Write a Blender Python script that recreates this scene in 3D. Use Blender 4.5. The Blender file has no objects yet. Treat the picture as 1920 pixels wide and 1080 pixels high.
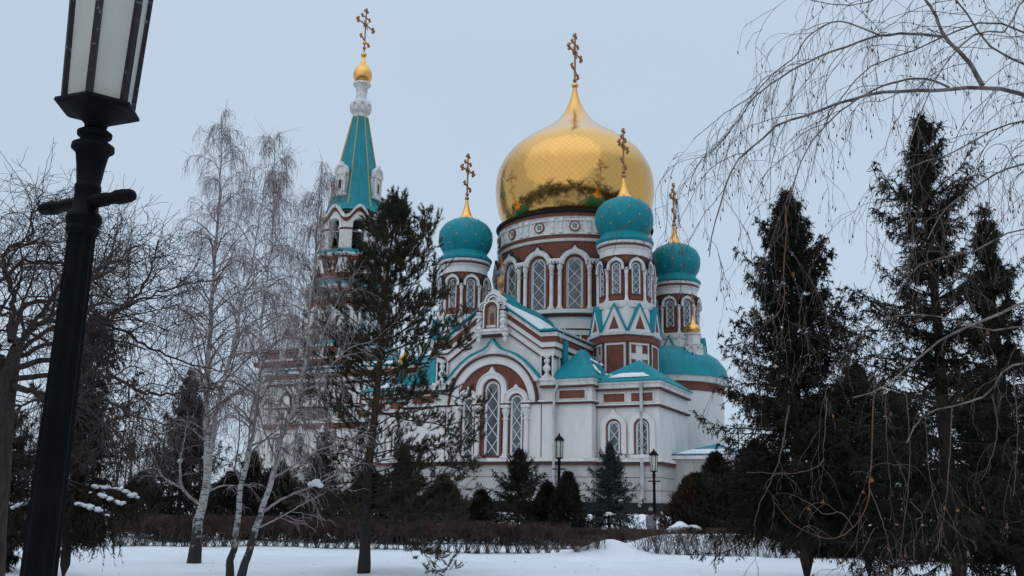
import bpy, math, random
import numpy as np
from mathutils import Matrix, Vector

# ------------------------------------------------------------------ camera
SC = bpy.context.scene
FPX = 1764.0; PITCH = math.radians(13.2); ROLL = 0.0185; EYE = 1.6
_f = Vector((0, math.cos(PITCH), math.sin(PITCH)))
_u0 = Vector((0, -math.sin(PITCH), math.cos(PITCH)))
_r = math.cos(ROLL) * Vector((1, 0, 0)) + math.sin(ROLL) * _u0
_u = math.cos(ROLL) * _u0 - math.sin(ROLL) * Vector((1, 0, 0))
cd = bpy.data.cameras.new('camera'); cam = bpy.data.objects.new('camera', cd)
SC.collection.objects.link(cam)
cam.matrix_world = Matrix(((_r.x, _u.x, -_f.x, 0), (_r.y, _u.y, -_f.y, 0), (_r.z, _u.z, -_f.z, EYE), (0, 0, 0, 1)))
cd.sensor_width = 36.0; cd.lens = 36.0 * FPX / 1920.0; cd.clip_start = 0.05; cd.clip_end = 3000
SC.camera = cam
# ------------------------------------------------------------------ overcast sky, soft sun, exposure
SUN_EL, SUN_AZ = math.radians(38), math.radians(205)
w = bpy.data.worlds.new('World'); SC.world = w; w.use_nodes = True
nt = w.node_tree; bg = nt.nodes['Background']
sky = nt.nodes.new('ShaderNodeTexSky'); sky.sky_type = 'NISHITA'; sky.sun_disc = False
sky.sun_elevation = SUN_EL; sky.sun_rotation = SUN_AZ
mix = nt.nodes.new('ShaderNodeMix'); mix.data_type = 'RGBA'; mix.inputs[0].default_value = 0.93
tc = nt.nodes.new('ShaderNodeTexCoord'); ns = nt.nodes.new('ShaderNodeTexNoise')
ns.inputs['Scale'].default_value = 2.2; ns.inputs['Detail'].default_value = 4.0
rp = nt.nodes.new('ShaderNodeValToRGB')
rp.color_ramp.elements[0].position = 0.3; rp.color_ramp.elements[0].color = (4.7, 5.78, 6.95, 1)
rp.color_ramp.elements[1].position = 0.7; rp.color_ramp.elements[1].color = (5.0, 6.03, 7.2, 1)
nt.links.new(tc.outputs['Generated'], ns.inputs['Vector']); nt.links.new(ns.outputs['Fac'], rp.inputs['Fac'])
# an overcast sky is brighter overhead than near the horizon
sx = nt.nodes.new('ShaderNodeSeparateXYZ'); nt.links.new(tc.outputs['Generated'], sx.inputs[0])
zr = nt.nodes.new('ShaderNodeMapRange'); zr.interpolation_type = 'SMOOTHSTEP'
for i, v in enumerate((0.45, 0.95, 1.0, 1.9)): zr.inputs[i + 1].default_value = v
nt.links.new(sx.outputs[2], zr.inputs[0])
zc = nt.nodes.new('ShaderNodeVectorMath'); zc.operation = 'SCALE'; nt.links.new(rp.outputs['Color'], zc.inputs[0]); nt.links.new(zr.outputs[0], zc.inputs['Scale'])
nt.links.new(sky.outputs['Color'], mix.inputs[6]); nt.links.new(zc.outputs[0], mix.inputs[7])
nt.links.new(mix.outputs[2], bg.inputs['Color']); bg.inputs['Strength'].default_value = 0.1
sl = bpy.data.lights.new('sun', 'SUN'); sl.energy = 0.5; sl.angle = math.radians(100); sl.color = (1.0, 0.96, 0.9)
so = bpy.data.objects.new('sun', sl); SC.collection.objects.link(so)
sd = Vector((math.sin(SUN_AZ) * math.cos(SUN_EL), math.cos(SUN_AZ) * math.cos(SUN_EL), math.sin(SUN_EL)))
so.rotation_euler = sd.to_track_quat('Z', 'Y').to_euler()
SC.view_settings.view_transform = 'Standard'; SC.view_settings.look = 'None'
SC.view_settings.exposure = 0.15; SC.view_settings.gamma = 1.0

# ------------------------------------------------------------------ helpers
COL = SC.collection
def ray(px, py): return _f + _r * ((px - 960) / FPX) + _u * ((540 - py) / FPX)
def at(px, py, Y):
    d = ray(px, py); t = Y / d.y; return Vector((d.x * t, Y, EYE + d.z * t))
def smooth01(t): t = max(0.0, min(1.0, t)); return t * t * (3 - 2 * t)
def bump(x, y, cx, cy, rx, ry, h): return h * math.exp(-((x - cx) / rx) ** 2 - ((y - cy) / ry) ** 2)
def ground(x, y):
    z = 1.32 * smooth01((y - 52.5) / 8.0) if y < 140 else 1.32
    z += bump(x, y, 3.85, 36.6, 1.1, 0.9, 0.5)
    z += bump(x, y, 3.2, 36.0, 1.6, 0.8, 0.15)
    for gx in (5.6, 7.1, 8.6, 10.0): z += bump(x, y, gx, 37.6, 1.25, 0.55, 0.52)
    z += bump(x, y, 7.3, 42.6, 1.1, 0.8, 0.62) + bump(x, y, 8.2, 43.2, 0.9, 0.8, 0.45)
    z += bump(x, y, 6.2, 58.0, 1.8, 1.6, 0.3)
    z += 0.05 * math.sin(x * 0.37 + 1.3) * math.sin(y * 0.29 + 0.4) + 0.02 * math.sin(x * 1.3 + y * 0.7)
    return z

def tag(o, label=None, cat=None, group=None, kind=None):
    if label: o['label'] = label
    if cat: o['category'] = cat
    if group: o['group'] = group
    if kind: o['kind'] = kind
    return o
def thing(name, label, cat, loc=(0, 0, 0), rz=0.0, group=None):
    o = bpy.data.objects.new(name, None); COL.objects.link(o)
    o.location = loc; o.rotation_euler = (0, 0, rz); o.empty_display_size = 0.3
    return tag(o, label, cat, group)
def dup(root, loc, rz, label=None, group=None, scale=None):
    def cp(o, par):
        c = o.copy(); COL.objects.link(c); c.parent = par
        for ch in list(kids.get(o.name, [])): cp(ch, c)
        return c
    kids = {}
    for o in list(COL.objects):
        if o.parent: kids.setdefault(o.parent.name, []).append(o)
    r = cp(root, None); r.location = loc; r.rotation_euler = (0, 0, rz)
    if scale: r.scale = scale
    if label: r['label'] = label
    if group: r['group'] = group
    return r

def link_mesh(name, me, mats, parent=None):
    o = bpy.data.objects.new(name, me); COL.objects.link(o)
    for m in mats: me.materials.append(m)
    if parent is not None: o.parent = parent
    return o
def smooth_mesh(me, deg=38):
    me.polygons.foreach_set('use_smooth', np.ones(len(me.polygons), dtype=bool))
    me.set_sharp_from_angle(angle=math.radians(deg)); me.update()

class MB:
    """collects pieces of one part; every piece may use its own material"""
    def __init__(s): s.v = []; s.f = []; s.m = []; s.mats = []; s.T = Matrix.Identity(4)
    def mi(s, m):
        if m not in s.mats: s.mats.append(m)
        return s.mats.index(m)
    def add(s, vs, fs, mat):
        b = len(s.v); k = s.mi(mat)
        s.v += [tuple(s.T @ Vector(v)) for v in vs]
        for f in fs: s.f.append([i + b for i in f]); s.m.append(k)
    def box(s, x0, x1, y0, y1, z0, z1, mat, bev=0.0):
        if bev > 0:
            b = bev; pts = []
            for z, e in ((z0, b), (z0 + b, 0), (z1 - b, 0), (z1, b)):
                pts += [(x0 + e, y0 + b, z), (x0 + b, y0 + e, z), (x1 - b, y0 + e, z), (x1 - e, y0 + b, z),
                        (x1 - e, y1 - b, z), (x1 - b, y1 - e, z), (x0 + b, y1 - e, z), (x0 + e, y1 - b, z)]
            fs = [tuple(range(7, -1, -1)), tuple(range(24, 32))]
            for L in range(3):
                for i in range(8): j = (i + 1) % 8; fs.append((L * 8 + i, L * 8 + j, L * 8 + 8 + j, L * 8 + 8 + i))
            s.add(pts, fs, mat); return
        v = [(x0, y0, z0), (x1, y0, z0), (x1, y1, z0), (x0, y1, z0), (x0, y0, z1), (x1, y0, z1), (x1, y1, z1), (x0, y1, z1)]
        s.add(v, [(3, 2, 1, 0), (4, 5, 6, 7), (0, 1, 5, 4), (1, 2, 6, 5), (2, 3, 7, 6), (3, 0, 4, 7)], mat)
    def bar(s, a, b, r, mat, n=4):
        a = Vector(a); b = Vector(b); d = (b - a).normalized()
        p = d.orthogonal().normalized(); q = d.cross(p)
        vs = []
        for c in (a, b):
            for i in range(n):
                t = 2 * math.pi * (i + 0.5) / n; vs.append(tuple(c + (p * math.cos(t) + q * math.sin(t)) * r))
        s.add(vs, [tuple(range(n - 1, -1, -1)), tuple(range(n, 2 * n))] + [(i, (i + 1) % n, n + (i + 1) % n, n + i) for i in range(n)], mat)
    def lathe(s, prof, n, mat=None, c=(0, 0), ph=0.0, a0=0.0, a1=2 * math.pi, cap=True):
        """prof: (r, z[, mat]) rows; the material of a row is that of the segment above it"""
        full = abs(a1 - a0 - 2 * math.pi) < 1e-6; m = n if full else n + 1
        ring = []
        base = len(s.v)
        for row in prof:
            for i in range(m):
                t = a0 + (a1 - a0) * i / n + ph
                s.v.append(tuple(s.T @ Vector((c[0] + row[0] * math.cos(t), c[1] + row[0] * math.sin(t), row[1]))))
        for k in range(len(prof) - 1):
            mt = prof[k][2] if len(prof[k]) > 2 else mat; mi = s.mi(mt)
            for i in range(n):
                j = (i + 1) % m
                s.f.append([base + k * m + i, base + k * m + j, base + (k + 1) * m + j, base + (k + 1) * m + i]); s.m.append(mi)
        if cap and full:
            mt = prof[-2][2] if len(prof[-2]) > 2 else mat
            s.f.append([base + (len(prof) - 1) * m + i for i in range(m)]); s.m.append(s.mi(mt))
            mt = prof[0][2] if len(prof[0]) > 2 else mat
            s.f.append([base + i for i in range(m - 1, -1, -1)]); s.m.append(s.mi(mt))
    def prism(s, pts, y0, y1, mat):
        """outline in x,z extruded from y0 (outer face) to y1"""
        n = len(pts)
        vs = [(x, y0, z) for x, z in pts] + [(x, y1, z) for x, z in pts]
        fs = [tuple(range(n)), tuple(range(2 * n - 1, n - 1, -1))] + [(i, n + i, n + (i + 1) % n, (i + 1) % n) for i in range(n)]
        s.add(vs, fs, mat)
    def band(s, inner, outer, y0, y1, mat, closed=False):
        """ribbon between two outlines of equal length, extruded"""
        n = len(inner); e = n if closed else n - 1
        vs = [(x, y0, z) for x, z in inner] + [(x, y0, z) for x, z in outer] + [(x, y1, z) for x, z in inner] + [(x, y1, z) for x, z in outer]
        fs = []
        for i in range(e):
            j = (i + 1) % n
            fs += [(i, j, n + j, n + i), (n + i, n + j, 3 * n + j, 3 * n + i), (j, i, 2 * n + i, 2 * n + j)]
        if not closed: fs += [(0, n, 3 * n, 2 * n), (n - 1, 3 * n - 1, 4 * n - 1, 2 * n - 1)]
        s.add(vs, fs, mat)
    def slab(s, pts, th, mat):
        """a sloping sheet given by its top corners, with thickness downwards"""
        n = len(pts); vs = [tuple(p) for p in pts] + [(p[0], p[1], p[2] - th) for p in pts]
        s.add(vs, [tuple(range(n)), tuple(range(2 * n - 1, n - 1, -1))] + [(i, n + i, n + (i + 1) % n, (i + 1) % n) for i in range(n)], mat)
    def ball(s, c, r, mat, n=10, m=6, sz=1.0):
        prof = [(max(0.001, r * math.sin(math.pi * k / m)), c[2] - sz * r * math.cos(math.pi * k / m)) for k in range(m + 1)]
        s.lathe(prof, n, mat, c=(c[0], c[1]), cap=False)
    def build(s, name, parent=None, sm=38, T=None):
        me = bpy.data.meshes.new(name)
        me.from_pydata(s.v, [], s.f); me.polygons.foreach_set('material_index', s.m)
        o = link_mesh(name, me, s.mats, parent)
        if sm: smooth_mesh(me, sm)
        if T is not None: o.matrix_local = T
        return o

def mesh_np(name, V, Q=None, Tr=None, mats=(), parent=None, smooth=False, mi=None):
    Q = np.zeros((0, 4), int) if Q is None else Q; Tr = np.zeros((0, 3), int) if Tr is None else Tr
    me = bpy.data.meshes.new(name); me.vertices.add(len(V)); me.vertices.foreach_set('co', np.asarray(V, dtype=np.float32).ravel())
    lo = np.concatenate([Q.ravel(), Tr.ravel()]).astype(np.int32)
    me.loops.add(len(lo)); me.loops.foreach_set('vertex_index', lo)
    nf = len(Q) + len(Tr); me.polygons.add(nf)
    st = np.concatenate([np.arange(len(Q)) * 4, len(Q) * 4 + np.arange(len(Tr)) * 3]).astype(np.int32)
    me.polygons.foreach_set('loop_start', st)
    if smooth: me.polygons.foreach_set('use_smooth', np.ones(nf, dtype=bool))
    if mi is not None: me.polygons.foreach_set('material_index', np.asarray(mi, dtype=np.int32))
    me.update(calc_edges=True); me.validate()
    return link_mesh(name, me, mats, parent)

# ------------------------------------------------------------------ materials
def mat(name, col, rough=0.8, metal=0.0, noise=None, spec=0.3, bumps=None):
    m = bpy.data.materials.new(name); m.use_nodes = True; t = m.node_tree; b = t.nodes['Principled BSDF']
    b.inputs['Base Color'].default_value = (*col, 1); b.inputs['Roughness'].default_value = rough
    b.inputs['Metallic'].default_value = metal; b.inputs['Specular IOR Level'].default_value = spec
    c = t.nodes.new('ShaderNodeTexCoord')
    if noise:      # (second colour, scale, low, high, stretch)
        col2, scl, lo, hi, st = noise
        mp = t.nodes.new('ShaderNodeMapping'); mp.inputs['Scale'].default_value = st
        n = t.nodes.new('ShaderNodeTexNoise'); n.inputs['Scale'].default_value = scl; n.inputs['Detail'].default_value = 6; n.inputs['Roughness'].default_value = 0.62
        r = t.nodes.new('ShaderNodeValToRGB'); r.color_ramp.elements[0].position = lo; r.color_ramp.elements[1].position = hi
        r.color_ramp.elements[0].color = (*col2, 1); r.color_ramp.elements[1].color = (*col, 1)
        t.links.new(c.outputs['Object'], mp.inputs['Vector']); t.links.new(mp.outputs['Vector'], n.inputs['Vector'])
        t.links.new(n.outputs['Fac'], r.inputs['Fac']); t.links.new(r.outputs['Color'], b.inputs['Base Color'])
    if bumps:      # (scale, strength, distance)
        n2 = t.nodes.new('ShaderNodeTexNoise'); n2.inputs['Scale'].default_value = bumps[0]; n2.inputs['Detail'].default_value = 5
        bp = t.nodes.new('ShaderNodeBump'); bp.inputs['Strength'].default_value = bumps[1]; bp.inputs['Distance'].default_value = bumps[2]
        t.links.new(c.outputs['Object'], n2.inputs['Vector']); t.links.new(n2.outputs['Fac'], bp.inputs['Height']); t.links.new(bp.outputs['Normal'], b.inputs['Normal'])
    return m
def layered(m, col, scl, lo, hi, st=(1, 1, 1)):
    """add a second blotchy layer of dirt over a material's colour"""
    t = m.node_tree; b = t.nodes['Principled BSDF']; src = b.inputs['Base Color'].links[0].from_socket
    c = [n for n in t.nodes if n.type == 'TEX_COORD'][0]
    mp = t.nodes.new('ShaderNodeMapping'); mp.inputs['Scale'].default_value = st; mp.inputs['Location'].default_value = (7.3, 2.1, 5.5)
    n = t.nodes.new('ShaderNodeTexNoise'); n.inputs['Scale'].default_value = scl; n.inputs['Detail'].default_value = 7; n.inputs['Roughness'].default_value = 0.7
    r = t.nodes.new('ShaderNodeMapRange'); r.inputs[1].default_value = lo; r.inputs[2].default_value = hi
    x = t.nodes.new('ShaderNodeMix'); x.data_type = 'RGBA'; x.inputs[7].default_value = (*col, 1)
    t.links.new(c.outputs['Object'], mp.inputs['Vector']); t.links.new(mp.outputs['Vector'], n.inputs['Vector'])
    t.links.new(n.outputs['Fac'], r.inputs[0]); t.links.new(r.outputs[0], x.inputs[0]); t.links.new(src, x.inputs[6]); t.links.new(x.outputs[2], b.inputs['Base Color'])
    return m
WHITE = mat('white_plaster', (0.68, 0.65, 0.635), 0.85, noise=((0.6, 0.575, 0.56), 1.3, 0.3, 0.55, (1, 1, 0.45)), bumps=(9, 0.25, 0.02))
layered(WHITE, (0.3, 0.285, 0.27), 4.5, 0.62, 0.85, (1, 1, 0.12))
TRIM = mat('weathered_trim', (0.68, 0.655, 0.64), 0.85, noise=((0.5, 0.48, 0.465), 2.2, 0.32, 0.55, (1, 1, 0.6)), bumps=(12, 0.3, 0.02))
layered(TRIM, (0.16, 0.155, 0.15), 5.5, 0.59, 0.74, (1, 1, 0.5))
BRICK = mat('red_brown_render', (0.2, 0.07, 0.047), 0.9, noise=((0.14, 0.052, 0.037), 1.7, 0.35, 0.65, (1, 1, 0.6)), bumps=(14, 0.3, 0.015))
LINE = mat('brown_moulding', (0.11, 0.045, 0.036), 0.9, noise=((0.07, 0.035, 0.03), 3, 0.35, 0.6, (1, 1, 1)))
TEAL = mat('teal_metal_roof', (0.005, 0.225, 0.27), 0.5, noise=((0.004, 0.165, 0.205), 1.9, 0.3, 0.6, (1, 1, 0.35)), spec=0.22, bumps=(3, 0.2, 0.03))
GLASS = mat('window_glass', (0.16, 0.19, 0.2), 0.15, noise=((0.045, 0.055, 0.06), 0.8, 0.42, 0.58, (1, 1, 1)), spec=0.6)
BARS = mat('window_lattice', (0.62, 0.63, 0.66), 0.7)
IRON = mat('black_cast_iron', (0.002, 0.003, 0.004), 0.6, noise=((0.004, 0.0055, 0.007), 8, 0.4, 0.6, (1, 1, 1)), spec=0.1, bumps=(60, 0.35, 0.004))
ZINC = mat('painted_downpipe', (0.5, 0.5, 0.5), 0.6, noise=((0.35, 0.35, 0.35), 4, 0.35, 0.6, (1, 1, 0.3)))
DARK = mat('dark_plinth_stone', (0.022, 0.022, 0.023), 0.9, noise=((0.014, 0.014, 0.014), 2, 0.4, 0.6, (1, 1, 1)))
BELLM = mat('dark_bronze', (0.035, 0.03, 0.024), 0.45, metal=0.7)
SHADE = mat('interior_shade', (0.05, 0.045, 0.042), 0.9)  # darkness inside the belfry and dormer openings, put into the colour
layered(TEAL, (0.012, 0.1, 0.115), 2.6, 0.58, 0.85, (1, 1, 0.15))
def vary_glass(m):      # every pane object gets its own tone
    t = m.node_tree; b = t.nodes['Principled BSDF']; src = b.inputs['Base Color'].links[0].from_socket
    oi = t.nodes.new('ShaderNodeObjectInfo'); r = t.nodes.new('ShaderNodeMapRange'); r.inputs[3].default_value = 0.0; r.inputs[4].default_value = 0.75; t.links.new(oi.outputs['Random'], r.inputs[0])
    x = t.nodes.new('ShaderNodeMix'); x.data_type = 'RGBA'; x.inputs[7].default_value = (0.03, 0.036, 0.04, 1); t.links.new(r.outputs[0], x.inputs[0]); t.links.new(src, x.inputs[6]); t.links.new(x.outputs[2], b.inputs['Base Color'])
vary_glass(GLASS)
layered(BRICK, (0.075, 0.035, 0.028), 3.4, 0.56, 0.82, (1, 1, 0.2))
def gold_mat(name, tiles):
    m = bpy.data.materials.new(name); m.use_nodes = True; t = m.node_tree; b = t.nodes['Principled BSDF']
    b.inputs['Metallic'].default_value = 1.0; b.inputs['Roughness'].default_value = 0.16
    b.inputs['Base Color'].default_value = (0.78, 0.43, 0.12, 1)
    if not tiles:
        b.inputs['Roughness'].default_value = 0.3
        return m
    uv = t.nodes.new('ShaderNodeUVMap'); sp = t.nodes.new('ShaderNodeSeparateXYZ'); t.links.new(uv.outputs[0], sp.inputs[0])
    def M(op, a, bb=None):
        n = t.nodes.new('ShaderNodeMath'); n.operation = op
        for i, x in enumerate((a, bb)):
            if x is None: continue
            if isinstance(x, (int, float)): n.inputs[i].default_value = x
            else: t.links.new(x, n.inputs[i])
        return n.outputs[0]
    A = M('ADD', sp.outputs[0], sp.outputs[1]); B = M('SUBTRACT', sp.outputs[0], sp.outputs[1])
    ea = M('ABSOLUTE', M('SUBTRACT', M('FRACT', A), 0.5)); eb = M('ABSOLUTE', M('SUBTRACT', M('FRACT', B), 0.5))
    edge = M('MAXIMUM', ea, eb)
    cmb = t.nodes.new('ShaderNodeCombineXYZ'); t.links.new(M('FLOOR', A), cmb.inputs[0]); t.links.new(M('FLOOR', B), cmb.inputs[1])
    wn = t.nodes.new('ShaderNodeTexWhiteNoise'); wn.noise_dimensions = '3D'; t.links.new(cmb.outputs[0], wn.inputs['Vector'])
    rr = t.nodes.new('ShaderNodeMapRange'); rr.inputs[1].default_value = 0.44; rr.inputs[2].default_value = 0.495; t.links.new(edge, rr.inputs[0])
    cm = t.nodes.new('ShaderNodeMix'); cm.data_type = 'RGBA'; cm.inputs[6].default_value = (0.7, 0.385, 0.115, 1); cm.inputs[7].default_value = (0.54, 0.29, 0.085, 1)
    t.links.new(rr.outputs[0], cm.inputs[0]); t.links.new(cm.outputs[2], b.inputs['Base Color'])
    ge = t.nodes.new('ShaderNodeNewGeometry')
    s1 = t.nodes.new('ShaderNodeVectorMath'); s1.operation = 'SUBTRACT'; t.links.new(wn.outputs['Color'], s1.inputs[0]); s1.inputs[1].default_value = (0.5, 0.5, 0.5)
    s2 = t.nodes.new('ShaderNodeVectorMath'); s2.operation = 'SCALE'; t.links.new(s1.outputs[0], s2.inputs[0]); s2.inputs['Scale'].default_value = 0.06
    s3 = t.nodes.new('ShaderNodeVectorMath'); s3.operation = 'ADD'; t.links.new(s2.outputs[0], s3.inputs[0]); t.links.new(ge.outputs['Normal'], s3.inputs[1])
    s4 = t.nodes.new('ShaderNodeVectorMath'); s4.operation = 'NORMALIZE'; t.links.new(s3.outputs[0], s4.inputs[0])
    bp = t.nodes.new('ShaderNodeBump'); bp.inputs['Strength'].default_value = 0.22; bp.inputs['Distance'].default_value = 0.02; bp.invert = True
    t.links.new(edge, bp.inputs['Height']); t.links.new(s4.outputs[0], bp.inputs['Normal']); t.links.new(bp.outputs['Normal'], b.inputs['Normal'])
    return m
GOLD = gold_mat('gold_leaf', False); GOLDT = gold_mat('gold_scale_tiles', True)
JOINT = mat('grey_wall_joint', (0.16, 0.155, 0.15), 0.9)
CROSSM = mat('old_gilt', (0.34, 0.17, 0.07), 0.42, metal=0.75)
STAR = mat('gilt_star', (0.38, 0.28, 0.1), 0.5, metal=0.3)
STUCCO = mat('lower_wall_stucco', (0.44, 0.42, 0.41), 0.9, noise=((0.35, 0.335, 0.33), 0.9, 0.35, 0.6, (1, 1, 0.5)), bumps=(10, 0.2, 0.01))
SNOW = mat('snow', (0.74, 0.755, 0.775), 0.75, noise=((0.66, 0.675, 0.7), 0.35, 0.35, 0.65, (1, 1, 1)), spec=0.2, bumps=(2.2, 0.45, 0.12))
SNOW2 = mat('old_snow', (0.78, 0.8, 0.83), 0.8, noise=((0.5, 0.5, 0.51), 4, 0.3, 0.5, (1, 1, 1)), bumps=(8, 0.5, 0.04))
# ------------------------------------------------------------------ the ground: one sheet of snow
def make_ground():
    xs = np.unique(np.concatenate([np.linspace(-700, -60, 14), np.linspace(-60, -12, 50), np.linspace(-12, 16, 141), np.linspace(16, 60, 45), np.linspace(60, 700, 14)]))
    ys = np.unique(np.concatenate([np.linspace(-500, -10, 14), np.linspace(-10, 15, 40), np.linspace(15, 62, 200), np.linspace(62, 110, 30), np.linspace(110, 900, 20)]))
    rng = np.random.default_rng(5)
    V = np.array([(x, y, ground(x, y)) for y in ys for x in xs])
    near = (np.abs(V[:, 0]) < 60) & (V[:, 1] > 5) & (V[:, 1] < 60)
    V[near, 2] += rng.normal(0, 0.009, near.sum())
    for _ in range(420):
        cx_, cy_, rr_ = rng.uniform(-12, 14), rng.uniform(14, 36), rng.uniform(.12, .7)
        d = ((V[:, 0] - cx_) / rr_) ** 2 + ((V[:, 1] - cy_) / (rr_ * .7)) ** 2; q = d < 9; V[q, 2] += rng.uniform(-.045, .03) * np.exp(-d[q])
    # a line of old footprints crossing the lawn and a trampled strip
    fp = []
    for i in range(46):
        t = i / 45; fx = 2.0 + 3.2 * (1 - t) ** 1.4 + (0.14 if i % 2 else -0.14); fy = 16.5 + 19.5 * t
        fp.append((fx, fy))
    for x0, y0 in fp:
        d = ((V[:, 0] - x0) / 0.17) ** 2 + ((V[:, 1] - y0) / 0.22) ** 2
        V[:, 2] -= 0.1 * np.exp(-d)
    nx, ny = len(xs), len(ys); i = np.arange(nx - 1)[None, :] + np.arange(ny - 1)[:, None] * nx
    Q = np.stack([i, i + 1, i + 1 + nx, i + nx], -1).reshape(-1, 4)
    o = mesh_np('snow_ground', V, Q, mats=[SNOW], smooth=True); o['kind'] = 'structure'
make_ground()

# ------------------------------------------------------------------ cathedral
ROT = -math.radians(26)
cath = thing('cathedral', 'white and red brown cathedral with gold main dome, teal star domes and spire', 'cathedral', (5.78, 85, 0), ROT)
def wallT(x, y, z, ang):            # ang = direction (degrees, local) the wall faces
    return Matrix.Translation((x, y, z)) @ Matrix.Rotation(math.radians(ang + 90), 4, 'Z')
def arch(w, zs, z0, og=0.0, n=18, ow=0.3):
    pts = [(-w, z0)] if z0 < zs - 1e-4 else []
    for i in range(n + 1):
        t = math.pi * (1 - i / n); x = w * math.cos(t); z = zs + w * math.sin(t)
        if og: z += og * max(0.0, 1 - abs(x) / (ow * w)) ** 1.7
        pts.append((x, z))
    if z0 < zs - 1e-4: pts.append((w, z0))
    return pts
def inside(x, z, w, zs, z0):
    if abs(x) > w or z < z0: return False
    return z <= zs or x * x + (z - zs) ** 2 <= w * w
def lattice(mb, w, z0, zs, P, y, r, border=True, m=None):
    m = m or BARS; wi = w * 0.8 if border else w
    sl = P / (2 * wi)
    k = z0 - 2 * P
    while k < zs + w + P:
        for sg in (1, -1):
            ok = []
            for i in range(61):
                x = -wi + 2 * wi * i / 60; z = k + sg * sl * (x + wi) + (P if sg < 0 else 0)
                if inside(x, z, wi, zs, z0): ok.append((x, z))
            if len(ok) > 6: mb.bar((ok[0][0], y, ok[0][1]), (ok[-1][0], y, ok[-1][1]), r, m)
        k += P
    if border:
        a = arch(wi - r, zs, z0); b = arch(wi + r, zs, z0); mb.band(a, b, y - r, y + r, m)
        z = z0 + P / 2
        while z < zs:
            for s in (-1, 1): mb.bar((s * wi, y, z), (s * w, y, z), r * 0.9, m)
            z += P
    mb.band(arch(w - 1.6 * r, zs, z0), arch(w, zs, z0), y - r * 1.5, y + r, m)
def window_mb(w, z0, zs, fr=0.22, P=None, r=0.03, frame=None, deep=0.16):
    mb = MB(); P = P or 2.0 * w
    mb.prism(arch(w, zs, z0), -0.02, 0.1, GLASS)
    lattice(mb, w, z0, zs, P, -0.055, r)
    mb.band(arch(w, zs, z0), arch(w + fr, zs, z0 - 0.02), -deep, 0.08, frame or BRICK)
    return mb
def column_mb(z0, z1, r, m=None):
    m = m or TRIM; h = z1 - z0; mb = MB()
    mb.box(-r * 1.5, r * 1.5, -r * 1.5, r * 1.5, z0, z0 + r * 0.8, m)
    prof = [(r * 1.35, z0 + r * .8), (r * 1.45, z0 + r * 1.2), (r * 1.05, z0 + r * 1.8), (r, z0 + r * 2), (r * 0.97, z0 + h * .72),
            (r * 1.35, z0 + h * .725), (r * 1.35, z0 + h * .745), (r * 1.0, z0 + h * .75), (r * 1.0, z0 + h * .8), (r * 1.5, z0 + h * .87), (r * 1.65, z0 + h * .9), (r * 1.2, z0 + h * .93), (r * 1.6, z0 + h * .95)]
    mb.lathe(prof, 10, m)
    mb.box(-r * 1.7, r * 1.7, -r * 1.7, r * 1.7, z0 + h * .95, z1, m)
    return mb
def cross_mb(h, hw, r=0.05, fin=0.13):
    """eight ended orthodox cross in the local y,z plane with trefoil ends"""
    mb = MB()
    mb.bar((0, 0, 0), (0, 0, h), r, CROSSM, 6)
    zc = h * 0.66
    mb.bar((0, -hw, zc), (0, hw, zc), r, CROSSM, 6)
    mb.bar((0, -hw * .48, h * .84), (0, hw * .48, h * .84), r, CROSSM, 6)
    mb.bar((0, -hw * .5, h * .27 + hw * .2), (0, hw * .5, h * .27 - hw * .2), r, CROSSM, 6)
    ends = [(0, -hw, zc, 1), (0, hw, zc, 1), (0, 0, h, 1), (0, -hw * .48, h * .84, .7), (0, hw * .48, h * .84, .7), (0, -hw * .5, h * .27 + hw * .2, .75), (0, hw * .5, h * .27 - hw * .2, .75)]
    for x, y, z, s in ends:
        d = Vector((0, y, z - zc)); d = d.normalized() if d.length > 0 else Vector((0, 0, 1))
        if s < 1: d = Vector((0, 1 if y > 0 else -1, 0))
        q = Vector((0, -d.z, d.y)); c = Vector((x, y, z)); f = fin * s
        for p in (c + d * f, c + q * f, c - q * f): mb.ball(tuple(p), f * .72, CROSSM, 7, 5)
    # rays and the thickened middle
    for a in (45, 135, 225, 315):
        t = math.radians(a); mb.bar((0, 0, zc), (0, math.cos(t) * hw * .42, zc + math.sin(t) * hw * .42), r * .6, CROSSM, 4)
    mb.lathe([(0.02, zc - r * 3), (r * 3, zc), (0.02, zc + r * 3)], 8, CROSSM, cap=False)
    mb.ball((0, 0, h * .08), r * 2.2, CROSSM, 8, 5)
    return mb
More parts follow.
